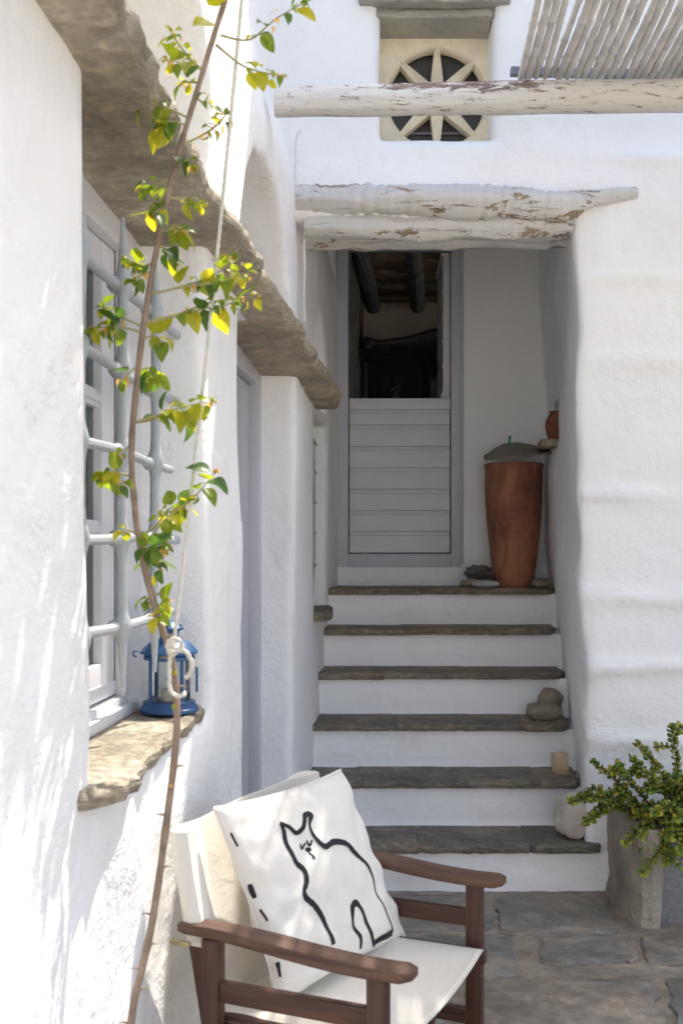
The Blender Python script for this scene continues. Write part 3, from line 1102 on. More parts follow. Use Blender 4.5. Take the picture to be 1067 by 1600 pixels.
mb.grid(lambda a, b: Vector((-.4+a*4.2, 6.85-4.65+b*2.6, 3.46+.03*mnoise.noise(Vector((a*8, b*7, 0))))), 50, 40)
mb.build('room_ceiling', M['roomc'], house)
hbox('room_floor', M['roomc'], -.4, 3.6, 6.6, RB, 1.2, 1.30)
hbox('wall', M['white'], -1.6, 5.2, 7.4, 9.7, 4.0, 5.25)
hbox('wall', M['white'], -1.6, 5.2, RB+.03, 9.7, 0, 4.0)
for px0, px1 in ((552, 583), (641, 652), (760, 745)):
    a = P(px0, 395, 7.15); b = P(px1, 478, RB-.02)
    a.z = 3.43; b.z = 3.40
    a.y -= 4.65; b.y -= 4.65
    MB().tube(spline([a, a.lerp(b, .5)+Vector((.01, 0, .01)), b], 8), [.062]*17, 10, True, .12, 4).build('ceiling_beam', M['roombeam'], house)
for yb in (7.3, 7.75, 8.2, 8.65, 9.05):
    hbox('ceiling_plank', M['roomc'], .0, 3.4, yb, yb+.10, 3.41, 3.455, .01)

wardrobe = thing('wardrobe', 'dark carved wooden wardrobe inside the room behind the half door', 'wardrobe', (.78, 8.65, 1.30))
hbx = lambda mb_, *a: mb_.box(*a)
WX0, WX1 = -.56, .58
mb = MB().box(WX0, WX1, -.02, .50, 0.02, 1.60, .006)
body = mb.build('body', M['ward'], wardrobe)
pf = []
mb = MB()
nn = 40
for i in range(nn+1):
    t = i/nn
    x = WX0-.045+t*(WX1-WX0+.09)
    cz_ = 1.70+.10*math.exp(-((t-.5)/.22)**2)+.03*math.exp(-((t-0)/.05)**2)+.03*math.exp(-((t-1)/.05)**2)
    for y_, z_ in ((-.03, 1.58), (-.085, 1.64), (-.095, cz_-.02), (-.07, cz_), (.2, cz_), (.2, 1.58)):
        mb.v.append(Vector((x, y_, z_)))
for i in range(nn):
    for q in range(6):
        a = i*6+q; b = i*6+(q+1) % 6
        mb.f.append([a, a+6, b+6, b])
mb.f += [list(range(6)), [nn*6+q for q in range(6)][::-1]]
mb.build('cornice', M['ward'], wardrobe, sharp=40)
MB().lathe([(.001, -.045), (.04, -.04), (.05, 0), (.04, .04), (.001, .045)], 12, (WX0-.02, -.06, 1.68)).build('scroll', M['ward'], wardrobe)
for x0_, x1_ in ((WX0+.02, WX0+.40), (WX0+.76, WX1-.02)):
    dm = MB().box(x0_, x1_, -.045, -.02, .1, 1.53, .006).build('wardrobe_door', M['ward'], wardrobe)
    mb = MB().box(x0_+.04, x1_-.04, -.058, -.044, .75, 1.42, .012)
    mb.box(x0_+.04, x1_-.04, -.058, -.044, .18, .66, .012)
    mb.build('panel', M['ward'], dm)
    cxw = (x0_+x1_)/2
    mb = MB()
    for i in range(9):
        a = i/8
        mb.tube([Vector((cxw-.05*math.cos(a*6), -.066, 1.02+.3*a)), Vector((cxw, -.078, 1.05+.3*a)), Vector((cxw+.05*math.cos(a*5), -.066, 1.03+.3*a))], .010, 6)
    mb.build('carving', m_simple('carved_polish', (.20, .19, .19), .25), dm)
dm = MB().box(WX0+.42, WX0+.74, -.045, -.02, .1, 1.53, .006).build('wardrobe_door', M['ward'], wardrobe)
MB().box(WX0+.46, WX0+.72, -.050, -.0445, .2, 1.42, .002).build('mirror', M['mirror'], dm)

# ---- shelf stone in the niche of the stair wall
sl = slab([(1.075, 6.02), (1.30, 6.0), (1.32, 6.32), (1.10, 6.33)], 1.965, 2.005, .008, .03, 91, .003, .006)
for v in sl.v:
    v.y -= 4.65
sl.build('wall_shelf', M['sill'], house, sharp=50)

# ------------------------------------------------------------------ stairs
stairs = thing('staircase', 'six whitewashed steps with dark slate treads climbing to the grey door', 'staircase', (.4, 4.6, 0))
SO = Vector((.4, 4.6, 0))
TY = [4.60, 4.90, 5.20, 5.50, 5.80, 6.10]
TZ = [.200, .400, .602, .805, 1.000, 1.196]
LX = [-.56+.075*y+.0 for y in TY]
joints = [[.42, .78], [.20, .86], [.34, .83], [.28, .62], [.36, .72], [.42]]
RX = [1.062, 1.040, 1.060, 1.090, 1.105, 1.156]
LXv = [-.2, -.136, -.138, -.115, -.095, -.075]
for i in range(6):
    y0 = TY[i]; yb = (TY[i+1]+.05) if i < 5 else 6.66
    z1 = TZ[i]; zb = TZ[i-1] if i else 0
    # riser
    def rf(a, b, y0=y0, z1=z1, zb=zb, i=i):
        x = -.30+a*1.68
        z = zb-.02+b*(z1-.028-zb+.02)
        q = Vector((x*2.2, i*3.1, z*4))
        y = y0+.030+.010*mnoise.noise(q)+.004*mnoise.noise(q*4)-.012*(1-min(1, b*5))-.005*max(0, b-.8)*5*0
        return Vector((x, y, z))-SO
    MB().grid(rf, 84, 14).build('riser', M['riser'], stairs, sharp=None)
    x0 = LXv[i]-.02 if i < 5 else LXv[i]
    x1 = RX[i]
    js = joints[i]
    xs = [x0]+[x0+(x1-x0)*j for j in js]+[x1]
    if i == 0:
        xs[-1] = 1.066
    for q in range(len(xs)-1):
        a, b = xs[q]-(.004 if q else 0), xs[q+1]+.004
        sk = .02*(R.random()-.5)
        last = q == len(xs)-2
        bx_ = b+(.03 if last else sk)
        dz = .004*(R.random()-.5)+.0007*q
        fo = .006*(R.random()-.5)
        pl = [(a, y0+fo), ((a+b)/2, y0+fo+.006*(R.random()-.5)), (b, y0+fo), (bx_, yb), (a+(sk if q else -.03), yb)]
        if last:
            pl = [(a, y0+fo), ((a+b)/2, y0+fo), (b-.03, y0+fo+.004), (b, y0+.035), (bx_, yb), (a+sk, yb)]
        sb = slab(pl, z1-.030+dz-.004*R.random(), z1+dz, .0075, .022, 100+i*7+q, .002, .004)
        for v in sb.v:
            v -= SO
        sb.build('tread_slab', M['tread'], stairs, sharp=50)
# the plaster body beneath, so that the flight is solid
for i in range(6):
    yb = 6.7
    MB().box(-.28-.4, 1.34-.4, TY[i]+.075-4.6, yb-4.6, (TZ[i-1] if i else 0)-.01, TZ[i]-.034, 0).build('step_core', M['riser'], stairs, smooth=False)
# white kerb under the door
MB().grid(lambda a, b: Vector((-.10+a*1.4, 6.595-.025*(1-b)+.006*mnoise.noise(Vector((a*8, b*2, 0))), 1.19+b*.122))-SO, 60, 8).build('door_kerb', M['riser'], stairs, sharp=None)

# ------------------------------------------------------------------ pergola: beam, batten, reeds
perg = thing('pergola', 'peeling white timber beam carrying a mat of whitewashed reeds', 'pergola', (0, 4.0, 3.0))
PO = Vector((0, 4.0, 3.0))
pts = [P(430, 156, 4.02), P(600, 154, 4.0), P(800, 150, 4.0), P(1067, 147, 4.0), Vector((2.3, 4.0, 3.06)), Vector((3.6, 4.0, 3.07))]
pp = spline(pts, 12)
mb = MB()
rads = [.060+.003*mnoise.noise(Vector((p.x*1.5, 0, 0)))+(.003 if p.x > .5 else 0) for p in pp]
mb.tube([p-PO for p in pp], rads, 28, True, .05, 6)
for v in mb.v:     # flattened sides and drying cracks
    q = Vector((v.x*2.0, v.y*40, v.z*40))
    v.z += .002*mnoise.noise(q)
    if v.z > .06+.02*v.x:
        v.z = .06+.02*v.x+(v.z-.06-.02*v.x)*.4
def m_peel():
    m, nt, b = newmat('peeling_paint')
    v = coords(nt, (4.5, 20, 20))
    g = noi(nt, v, 2.6, 10, .80, .6)
    g2 = noi(nt, coords(nt, (1.2, 30, 30)), 2.2, 5, .6, .4)
    tc = nt.nodes.new('ShaderNodeTexCoord'); sp = nt.nodes.new('ShaderNodeSeparateXYZ')
    nt.links.new(tc.outputs['Object'], sp.inputs[0])
    # the peeled stretch: upper half of the beam, round x = .35
    zf = gt(nt, sp.outputs[2], -.005, .075)
    xd = mul(nt, mul(nt, sp.outputs[0], .42, 'SUBTRACT'), 2.6)
    xd = mul(nt, xd, xd)
    xf = gt(nt, xd, 1.0, .0)
    k_ = mul(nt, zf, mul(nt, mul(nt, xf, .30), .07, 'ADD'))
    lvl = mul(nt, mul(nt, mul(nt, mul(nt, g, .5, 'SUBTRACT'), 2.6), .5, 'ADD'), k_, 'ADD')
    hole = gt(nt, lvl, .70, .73)
    yel = gt(nt, sp.outputs[0], .45, 1.0)
    paint = mixc(nt, gt(nt, g2, .3, .75), (.70, .70, .69), (.57, .56, .54))
    paint = mixc(nt, mul(nt, yel, .6), paint, mixc(nt, gt(nt, g2, .3, .7), (.55, .52, .46), (.65, .63, .59)))
    wood = ramp(nt, g2, [(.3, (.10, .065, .055)), (.7, (.30, .22, .18))])
    nt.links.new(mixc(nt, hole, paint, wood), b.inputs['Base Color'])
    b.inputs['Roughness'].default_value = .75
    bump(nt, b, [(g2, .5, .004), (mul(nt, hole, -1.0), .5, .002)])
    return m
mb.build('beam', m_peel(), perg, sharp=60)
bt = MB()
bt.bar(P(797, 112, 4.085)-PO, Vector((3.6, 4.09, 3.10))-PO, .03, .03, .004)
bt.build('batten', M['roombeam'], perg)
bt = MB(); bt.bar(Vector((.60, 2.4, 3.16))-PO, Vector((3.6, 2.4, 3.18))-PO, .03, .03, .004)
bt.build('batten', M['roombeam'], perg)
bt = MB().tube([Vector((.2, 1.0, 3.05))-PO, Vector((3.6, 1.0, 3.06))-PO], .055, 16, True, .08, 5)
bt.build('beam', M['beam'], perg)
reedm = []
for q in range(6):
    pts = []; rad = []
    L = 3.35
    ph = R.random()*.3
    yv = 0
    nodes = [ph+.27*j*(1+.1*R.random()) for j in range(14)]
    ysn = sorted(set([round(v, 3) for v in list(np.arange(0, L, .09))+[nd+d for nd in nodes for d in (-.012, -.004, .004, .012)] if 0 <= v < L]))
    for y in ysn:
        dd = min(abs(y-nd) for nd in nodes)
        rad.append(.0122-.0010*y+(.0028 if dd < .006 else 0))
        pts.append(Vector((.010*mnoise.noise(Vector((y*1.1, q*7, 0))), -y, .006*mnoise.noise(Vector((y*1.3, q*5, 9))))))
    mb = MB().tube(pts, rad, 10)
    me_ob = mb.build('reed', M['reed'], perg)
    reedm.append(me_ob.data)
    bpy.data.objects.remove(me_ob)
x = .648
i = 0
while x < 3.3:
    o = bpy.data.objects.new('reed', reedm[R.randrange(6)])
    o.location = Vector((x, 4.05+.012*R.random(), 3.122+.012*R.random()+.004*x))-PO
    s = .9+.30*R.random()
    o.scale = (s, 1, s)
    o.rotation_euler = (math.radians(-.4+.5*(R.random()-.5)), R.random()*6.28*0, math.radians(-3.0+2.2*(R.random()-.5)))
    link(o, perg)
    x += .0245*s+.0015+.006*R.random()*(R.random() < .5)
    i += 1

# ------------------------------------------------------------------ urn with its slate lid, stones and small pot
ux, uy = .975, 6.35
urn = MB()
prof = [(.105, 1.197), (.110, 1.205), (.117, 1.26), (.130, 1.36), (.142, 1.47), (.152, 1.58), (.159, 1.68), (.162, 1.76), (.161, 1.83), (.160, 1.862), (.166, 1.868), (.167, 1.888), (.160, 1.894), (.150, 1.890), (.146, 1.86), (.15, 1.7), (.13, 1.4), (.001, 1.30)]
urn.lathe([(r, z-1.197) for r, z in prof], 48)
for v in urn.v:
    a = math.atan2(v.y, v.x)
    w = 1+.010*math.sin(a*2+1)+.010*mnoise.noise(v*6)
    v.x *= w; v.y *= w
o = urn.build('terracotta_urn', M['terra'], None, sharp=45)
o.location = (ux, uy, 1.198)
tag(o, 'tall weathered terracotta urn standing at the top of the stairs', 'urn')
lid = thing('urn_lid', 'pointed slate lid with a green peg on the terracotta urn', 'lid', (ux, uy, 1.893))
sl = slab([(-.185, -.18), (.02, -.195), (.20, -.165), (.205, -.10), (.05, .20), (-.03, .20), (-.19, -.12)], 0, .013, .005, .03, 61, .002, .003)
for v in sl.v:
    d = math.hypot(v.x+.02, v.y)
    v.z += .012*(1-min(1, d/.24))+.10*(v.x+.19)+.27*(v.y+.2)-.004
sl.build('lid_slab', m_slate('lid_slate', (.20, .18, .13), (.27, .235, .17), (.34, .29, .20), con=.5), lid, sharp=50)
MB().tube([Vector((-.005, .12, .09)), Vector((-.006, .12, .13)), Vector((-.004, .122, .172))], [.008, .006, .007], 8).build('peg', M['green'], lid)
# broken rim under the lid
def rock(name, label, c, sx, sy, sz, m, seed, rough=.22, rz=0, flat=.0, freq=2.1, group=None, rx=0):
    bm = bmesh.new()
    bmesh.ops.create_icosphere(bm, subdivisions=4, radius=1)
    for v in bm.verts:
        p = v.co.copy()
        n_ = mnoise.noise(p*freq+Vector((seed*3.1, 0, 0)))+.45*mnoise.noise(p*freq*2.3+Vector((0, seed*2.7, 0)))+.18*mnoise.noise(p*freq*5+Vector((0, 0, seed)))
        p = p*(1+rough*n_)
        # blocky: push towards a box a little
        mx = max(abs(p.x), abs(p.y), abs(p.z))
        p = p.lerp(p/mx*p.length*.86, flat)
        v.co = Vector((p.x*sx, p.y*sy, p.z*sz))
    bmesh.ops.rotate(bm, verts=bm.verts, matrix=Matrix.Rotation(rx, 3, 'Y') @ Matrix.Rotation(rz, 3, 'Z'))
    zmin = min(v.co.z for v in bm.verts)
    for v in bm.verts:
        v.co.z = max(v.co.z, zmin+sz*.12)-zmin-sz*.12
    me = bpy.data.meshes.new(name)
    bm.to_mesh(me); bm.free()
    fin(me, m, True, 60)
    o = link(bpy.data.objects.new(name, me))
    o.location = c
    return tag(o, label, 'stone', group)
zl = TZ[5]+.001
rock('stone', 'jagged dark stone lying on top of the small pile by the door', (.775, 6.32, zl+.045), .075, .05, .036, M['rock_dark'], 3, .45, .2, 0, 2.2)
rock('stone', 'flat brown stone at the left of the pile by the door', (.725, 6.29, zl), .060, .05, .026, M['rock_brown'], 5, .2)
rock('stone', 'dark green stone wedged between pile and urn', (.800, 6.36, zl), .075, .045, .040, M['rock_dark'], 15, .25)
rock('stone', 'smooth pale oval pebble in front of the stone pile', (.795, 6.20, zl), .079, .05, .024, M['rock_grey'], 8, .06, 0, 0, 1)
rock('stone', 'small brown stone at the foot of the urn, by the wall', (1.105, 6.22, zl), .055, .045, .029, M['rock_brown'], 9, .22, .4, .3)
z3 = TZ[2]+.001
rock('stone', 'flat brown stone on the third step, leaning under another', (.965, 5.36, z3), .088, .07, .043, M['rock_brown'], 21, .14, .1, .2, 1.3)
rock('stone', 'rounded brown stone perched on the flat one, third step', (1.005, 5.40, z3+.035), .062, .055, .056, M['rock_brown'], 24, .14, .5, .2, 1.3, rx=.5)
rock('stone', 'small square honey coloured stone on the second step', (.985, 5.06, TZ[1]+.001), .037, .036, .058, M['rock_tan'], 27, .10, .2, .8, 1.2)
rock('boulder', 'large pale rounded boulder on the lowest step by the planter', (.985, 4.74, TZ[0]+.001), .086, .075, .100, M['rock_pale'], 33, .16, .3, .35, 1.2)['category'] = 'boulder'
pot = MB().lathe([(.05, 0), (.062, .03), (.072, .07), (.068, .11), (.052, .138), (.045, .15), (.053, .160), (.040, .160), (.036, .14), (.001, .10)], 28)
o = pot.build('clay_pot', M['terra'], None, sharp=40)
o.location = (1.185, 6.13, 2.006)
tag(o, 'small terracotta pot tucked in the niche of the stair wall', 'pot')

# ------------------------------------------------------------------ planter with jade bush
plx = thing('planter', 'low cement planter with a granite front at the foot of the house wall', 'planter', (1.6, 4.4, 0))
bm_ = MB()
def pf_(a, b):
    # left cheek of the planter and its rounded corner, unrolled
    path = [(1.10, 4.66), (1.098, 4.50), (1.10, 4.36), (1.108, 4.25), (1.128, 4.195), (1.165, 4.180), (1.20, 4.195), (1.215, 4.235), (1.22, 4.30)]
    s = a*(len(path)-1); i = min(int(s), len(path)-2); t = s-i
    x = path[i][0]*(1-t)+path[i+1][0]*t; y = path[i][1]*(1-t)+path[i+1][1]*t
    z = b*.375
    q = Vector((x*5, y*5, z*5))
    k_ = .020*mnoise.noise(q)+.008*mnoise.noise(q*3.1)
    fl = .03*max(0, 1-b*5)
    x -= fl*.5; y -= fl*.6
    return Vector((x-k_*.6, y-k_, z+.02*mnoise.noise(Vector((x*6, y*6, 3)))*b))-Vector((1.6, 4.4, 0))
bm_.grid(pf_, 64, 26)
top = [bm_.v[26*65+i] for i in range(65)]
base = len(bm_.v)
for v in top:
    bm_.v.append(Vector((v.x+.07, min(v.y+.03, .24), v.z-.01)))
for i in range(64):
    bm_.f.append([26*65+i, 26*65+i+1, base+i+1, base+i])
bm_.build('cheek', M['planter'], plx, sharp=None)
MB().box(1.19-1.6, 2.35-1.6, 4.235-4.4, 4.30-4.4, -.01, .335, .012).build('front_slab', M['granite'], plx)
MB().box(2.33-1.6, 2.45-1.6, 4.20-4.4, 4.66-4.4, -.01, .36, .02).build('cheek', M['planter'], plx)
mb = MB().grid(lambda a, b: Vector((1.13+a*1.2-1.6, 4.25+b*.42-4.4, .300+.02*mnoise.noise(Vector((a*9, b*4, 0))))), 30, 12)
mb.build('soil', M['soil'], plx)

jade = thing('jade_bush', 'small leaved jade bush spilling over the cement planter', 'plant', (1.42, 4.42, .30))
JO = Vector((1.42, 4.42, .30))
Rj = random.Random(42)
def leaf_disc(r, th=.18, n=8):
    mb_ = MB()
    mb_.v.append(Vector((r, 0, r*th*1.2)))
    for kq in range(n):
        a = 2*math.pi*kq/n
        mb_.v.append(Vector((r+r*math.cos(a), r*.86*math.sin(a), r*.10*math.cos(2*a))))
    mb_.v.append(Vector((r, 0, -r*th)))
    for kq in range(n):
        b_ = 1+(kq+1) % n
        mb_.f.append([0, 1+kq, b_])
        mb_.f.append([n+1, b_, 1+kq])
    return mb_
jl = []
for mname in ('jade', 'jade', 'jadey'):
    me = leaf_disc(.0112).build('leaf', M[mname], None)
    jl.append(me.data); bpy.data.objects.remove(me)
root = Vector((1.40, 4.44, .31))
tips = [P(995, 1160, 4.30), P(1048, 1135, 4.36), P(890, 1252, 4.22), P(925, 1190, 4.35), P(960, 1200, 4.28), P(985, 1205, 4.42), P(915, 1285, 4.20), P(1003, 1365, 4.13), P(1040, 1350, 4.12), P(1060, 1330, 4.10), P(975, 1320, 4.16), P(1010, 1235, 4.2), P(1040, 1225, 4.3), P(1085, 1200, 4.4), P(1110, 1240, 4.2), P(1130, 1300, 4.15), P(1150, 1180, 4.4), P(1020, 1270, 4.14), P(1055, 1280, 4.12), P(945, 1262, 4.25), P(1080, 1260, 4.1), P(1065, 1215, 4.25), P(1180, 1250, 4.2), P(1200, 1330, 4.15), P(1000, 1310, 4.13), P(1095, 1350, 4.12), P(1045, 1310, 4.11)]
jleaves = []
def frameq(t, up):
    z_ = (up-up.dot(t)*t)
    if z_.length < 1e-4: z_ = Vector((1, 0, 0))
    z_.normalize(); y_ = z_.cross(t)
    return Matrix((t, y_, z_)).transposed().to_quaternion()
def jstem(a, b, r0, dens, lift, parent, lead):
    dens *= .88
    mid = a.lerp(b, .5)+Vector((Rj.uniform(-.02, .02), Rj.uniform(-.03, .03), lift))
    pp_ = spline([a, mid, b], 9)
    rad_ = list(np.linspace(r0, .0016, len(pp_)))
    st = MB().tube([p-JO for p in pp_], rad_, 6).build('stem', M['jstem'], jade)
    L = sum((pp_[i+1]-pp_[i]).length for i in range(len(pp_)-1))
    nl = int(L*dens)
    for q in range(nl):
        t = lead+(1-lead)*(q+.5)/nl
        s = t*(len(pp_)-1); i = min(int(s), len(pp_)-2)
        p = pp_[i].lerp(pp_[i+1], s-i)
        tg = (pp_[i+1]-pp_[i]).normalized()
        az = q*math.pi/2+Rj.uniform(-.4, .4)
        sd = tg.orthogonal().normalized()
        sd = Quaternion(tg, az) @ sd
        for sg in (1, -1):
            dirv = (sd*sg+tg*.45+Vector((0, -.15, .25))).normalized()
            jleaves.append((p+dirv*rad_[i]*.7, frameq(dirv, Vector((Rj.uniform(-.5, .5), Rj.uniform(-1.3, -.2), 1))), Rj.uniform(.62, 1.25), lead))
    jleaves.append((b, frameq(tg, Vector((0, -.5, 1))), .7, lead))
    return pp_
for i, t in enumerate(tips):
    a = root+Vector((Rj.uniform(-.12, .20), Rj.uniform(-.12, .06), 0))
    a.x = min(max(a.x, t.x-.30), t.x+.25)
    a.x = max(a.x, 1.21)
    thin = i in (0, 1, 2, 3)
    pp_ = jstem(a, t, .0055 if not thin else .0045, 75, .07 if t.z < .55 else .03, jade, .22 if not thin else .25)
    for q in range(4 if not thin else 2):
        s = pp_[int(len(pp_)*Rj.uniform(.35, .85))]
        e = s+Vector((Rj.uniform(-.09, .09), Rj.uniform(-.07, .03), Rj.uniform(-.05, .07)))
        jstem(s, e, .0028, 95, .012, jade, .05)
Rj.shuffle(jleaves)
vis = [l for l in jleaves if l[0].x < 1.42]
oth = [l for l in jleaves if l[0].x >= 1.42]
vis.sort(key=lambda l: l[0].y)
for q, (p, rot, s, ld) in enumerate(vis[:290]):
    o = bpy.data.objects.new('leaf', jl[Rj.choice((0, 1, 2))])
    o.location = p-JO; o.rotation_mode = 'QUATERNION'; o.rotation_quaternion = rot; o.scale = (s, s, s)
    link(o, jade)
for mi, mname in ((0, 'jade'), (1, 'jadey')):
    mb = MB()
    base_ = leaf_disc(.0112)
    for q, (p, rot, s, ld) in enumerate(vis[290:]+oth):
        if (q % 3 == 0) == (mi == 1):
            mb.add([rot @ (v*s)+p-JO for v in base_.v], base_.f)
    o = mb.build('foliage', M[mname], jade, sharp=None)
    o['kind'] = 'stuff'

# ------------------------------------------------------------------ lantern on the sill
lx, ly, lz = -.640+SH*2.80, 2.80, 1.021
lan = thing('lantern', 'blue metal candle lantern standing on the window sill', 'lantern', (lx, ly, lz), .35)
lan.scale = (1.06, 1.06, 1.03)
MB().lathe([(.066, 0), (.069, .003), (.069, .010), (.064, .014), (.061, .020), (.0615, .026), (.056, .028), (.001, .028)], 36).build('base', M['blue'], lan, sharp=30)
RH = .050
npost = 8
hexp = [(RH*math.cos(2*math.pi*(i+.5)/npost), RH*math.sin(2*math.pi*(i+.5)/npost)) for i in range(npost)]
for i, (x, y) in enumerate(hexp):
    x2, y2 = hexp[(i+1) % npost]
    mesh_obj('pane', [(x, y, .028), (x2, y2, .028), (x2, y2, .128), (x, y, .128)], [[0, 1, 2, 3]], M['glassd'], lan, False)
    if i % 2 == 0:
        MB().tube([Vector((x*1.04, y*1.04, .024)), Vector((x*1.04, y*1.04, .131))], .0042, 8).build('post', M['blue'], lan)
MB().lathe([(.052, .126), (.060, .128), (.060, .136), (.057, .138), (.060, .141), (.067, .142), (.067, .147), (.060, .156), (.050, .166), (.040, .172), (.026, .176), (.021, .180), (.024, .196), (.034, .200), (.0345, .204), (.026, .212), (.016, .219), (.006, .222), (.001, .222)], 36).build('roof', M['blue'], lan, sharp=30)
for i in range(10):
    a = 2*math.pi*i/10
    MB().lathe([(.0032, 0), (.0032, .0012), (.001, .0014)], 8, (.029*math.cos(a), .029*math.sin(a), .2095)).build('vent_shade_disc', M['dark'], lan)  # dark disc painted as the shade inside a vent
MB().tube(spline([Vector((-.066, 0, .146)), Vector((-.080, 0, .150)), Vector((-.083, .01, .140)), Vector((-.075, .015, .134))], 5), .002, 6).build('handle', M['blue'], lan)
MB().lathe([(.020, .028), (.020, .052), (.018, .055), (.003, .054), (.001, .057)], 20).build('candle', M['wax'], lan, sharp=40)
MB().tube([Vector((.058, -.036, .05)), Vector((.058, -.036, .11))], .0032, 6).build('hinge', M['blue'], lan)

# ------------------------------------------------------------------ climbing plant with rope
SY = 2.02
st_px = [(205, 1600), (222, 1515), (240, 1430), (262, 1275), (277, 1130), (268, 1030), (248, 965), (228, 895), (213, 810), (206, 710), (212, 620), (226, 500), (246, 385), (272, 265), (303, 160), (330, 70), (352, 0), (378, -90), (400, -170)]
spts = [Vector((-.415, 2.0, 0)), Vector((-.40, 2.0, .30))]+[P(x, y, SY+.00008*(1600-y)) for x, y in st_px]
vine = thing('climbing_plant', 'thorny bougainvillea shoot with lime green leaves tied up beside the window', 'plant', spts[0])
VO = spts[0]
sp = spline(spts, 6)
rad = list(np.linspace(.0075, .0048, len(sp)))
rad = [r*(1+.15*mnoise.noise(Vector((i*.7, 3, 1)))) for i, r in enumerate(rad)]
MB().tube([p-VO for p in sp], rad, 9, True, .15, 30).build('stem', M['bark'], vine, sharp=None)

def leaf_mesh(L, W, curl, fold, tip=.25):
    mb_ = MB()
    nu_, nv_ = 7, 4
    for i in range(nu_+1):
        t = i/nu_
        w = W*math.sin(math.pi*min(1, t**.72))**.85*(1-.25*t) if 0 < t < 1 else 0
        ang = curl*t
        xx = L*(math.sin(ang)/curl if abs(curl) > .01 else t)
        zz_ = -L*((1-math.cos(ang))/curl if abs(curl) > .01 else 0)
        for j in range(nv_+1):
            s = (j/nv_-.5)*2
            mb_.v.append(Vector((xx, s*w, zz_+abs(s)*w*fold+.04*W*math.sin(t*9)*s)))
    for i in range(nu_):
        for j in range(nv_):
            a = i*(nv_+1)+j
            mb_.f.append([a, a+nv_+1, a+nv_+2, a+1])
    return mb_
shapes = [(.050, .017, .9, .25), (.044, .016, .5, .35), (.040, .012, 1.7, .4), (.052, .020, .3, .2), (.040, .0085, 2.2, .5), (.034, .010, 1.5, .6)]
lmesh = {}
for mname in ('leafd', 'leafm', 'leafy', 'leafo'):
    for q, a in enumerate(shapes):
        ob = leaf_mesh(*a).build('leaf', M[mname], None, sharp=None)
        lmesh[mname, q] = ob.data
        bpy.data.objects.remove(ob)
Rv = random.Random(77)
nleaf = 0
leaf_list = []
def put_leaf(p, dirv, s, mname, shape=None):
    q = (Rv.choice((4, 5, 2)) if mname == 'leafo' or (s < .8 and Rv.random() < .6) else Rv.randrange(4)) if shape is None else shape
    rot = frameq(dirv.normalized(), Vector((Rv.uniform(-.6, .6), Rv.uniform(-1.1, .1), .9)))
    leaf_list.append((s, p-VO, rot, mname, q))
def twig(path, leaves, mix, size, spread=.022, yoff=0, tipo=3):
    """path in photo pixels from the stem outwards; leaves along its outer part"""
    Y0 = SY+.00008*(1600-path[0][1])
    pts_ = [P(x, y, Y0+yoff*i/(max(1, len(path)-1))) for i, (x, y) in enumerate(path)]
    pp_ = spline(pts_, 5)
    if len(pp_) > 2:
        MB().tube([p-VO for p in pp_], list(np.linspace(.0026, .0010, len(pp_))), 6).build('twig', M['twig'], vine, sharp=None)
    for q in range(leaves):
        t = .35+.65*(q+.6)/leaves
        s = t*(len(pp_)-1); i = min(int(s), len(pp_)-2)
        p = pp_[i].lerp(pp_[i+1], s-i)
        tg = (pp_[i+1]-pp_[i]).normalized()
        a = q*2.4+Rv.uniform(-.5, .5)
        sd = Quaternion(tg, a) @ tg.orthogonal().normalized()
        dv = sd+tg*Rv.uniform(.1, .8)+Vector((0, -.2, -.55))
        p = p+sd*Rv.uniform(0, spread*.4)
        mname = Rv.choices(('leafd', 'leafm', 'leafy', 'leafo'), mix)[0]
        if mname == 'leafo': sc = Rv.uniform(.35, .6)
        else: sc = Rv.uniform(.6, 1.1)
        put_leaf(p, dv, sc*size, mname)
    e = pp_[-1]
    for q in range(tipo):
        dv = (pp_[-1]-pp_[-2]).normalized()+Vector((Rv.uniform(-.9, .9), Rv.uniform(-.6, .4), Rv.uniform(-.2, .9)))
        put_leaf(e, dv, Rv.uniform(.3, .55)*size, Rv.choice(('leafo', 'leafy', 'leafm')))
DK = (3.5, 3.5, 2, .8); MX = (1.4, 4, 4, 1.4); YL = (.4, 3, 5, 2)
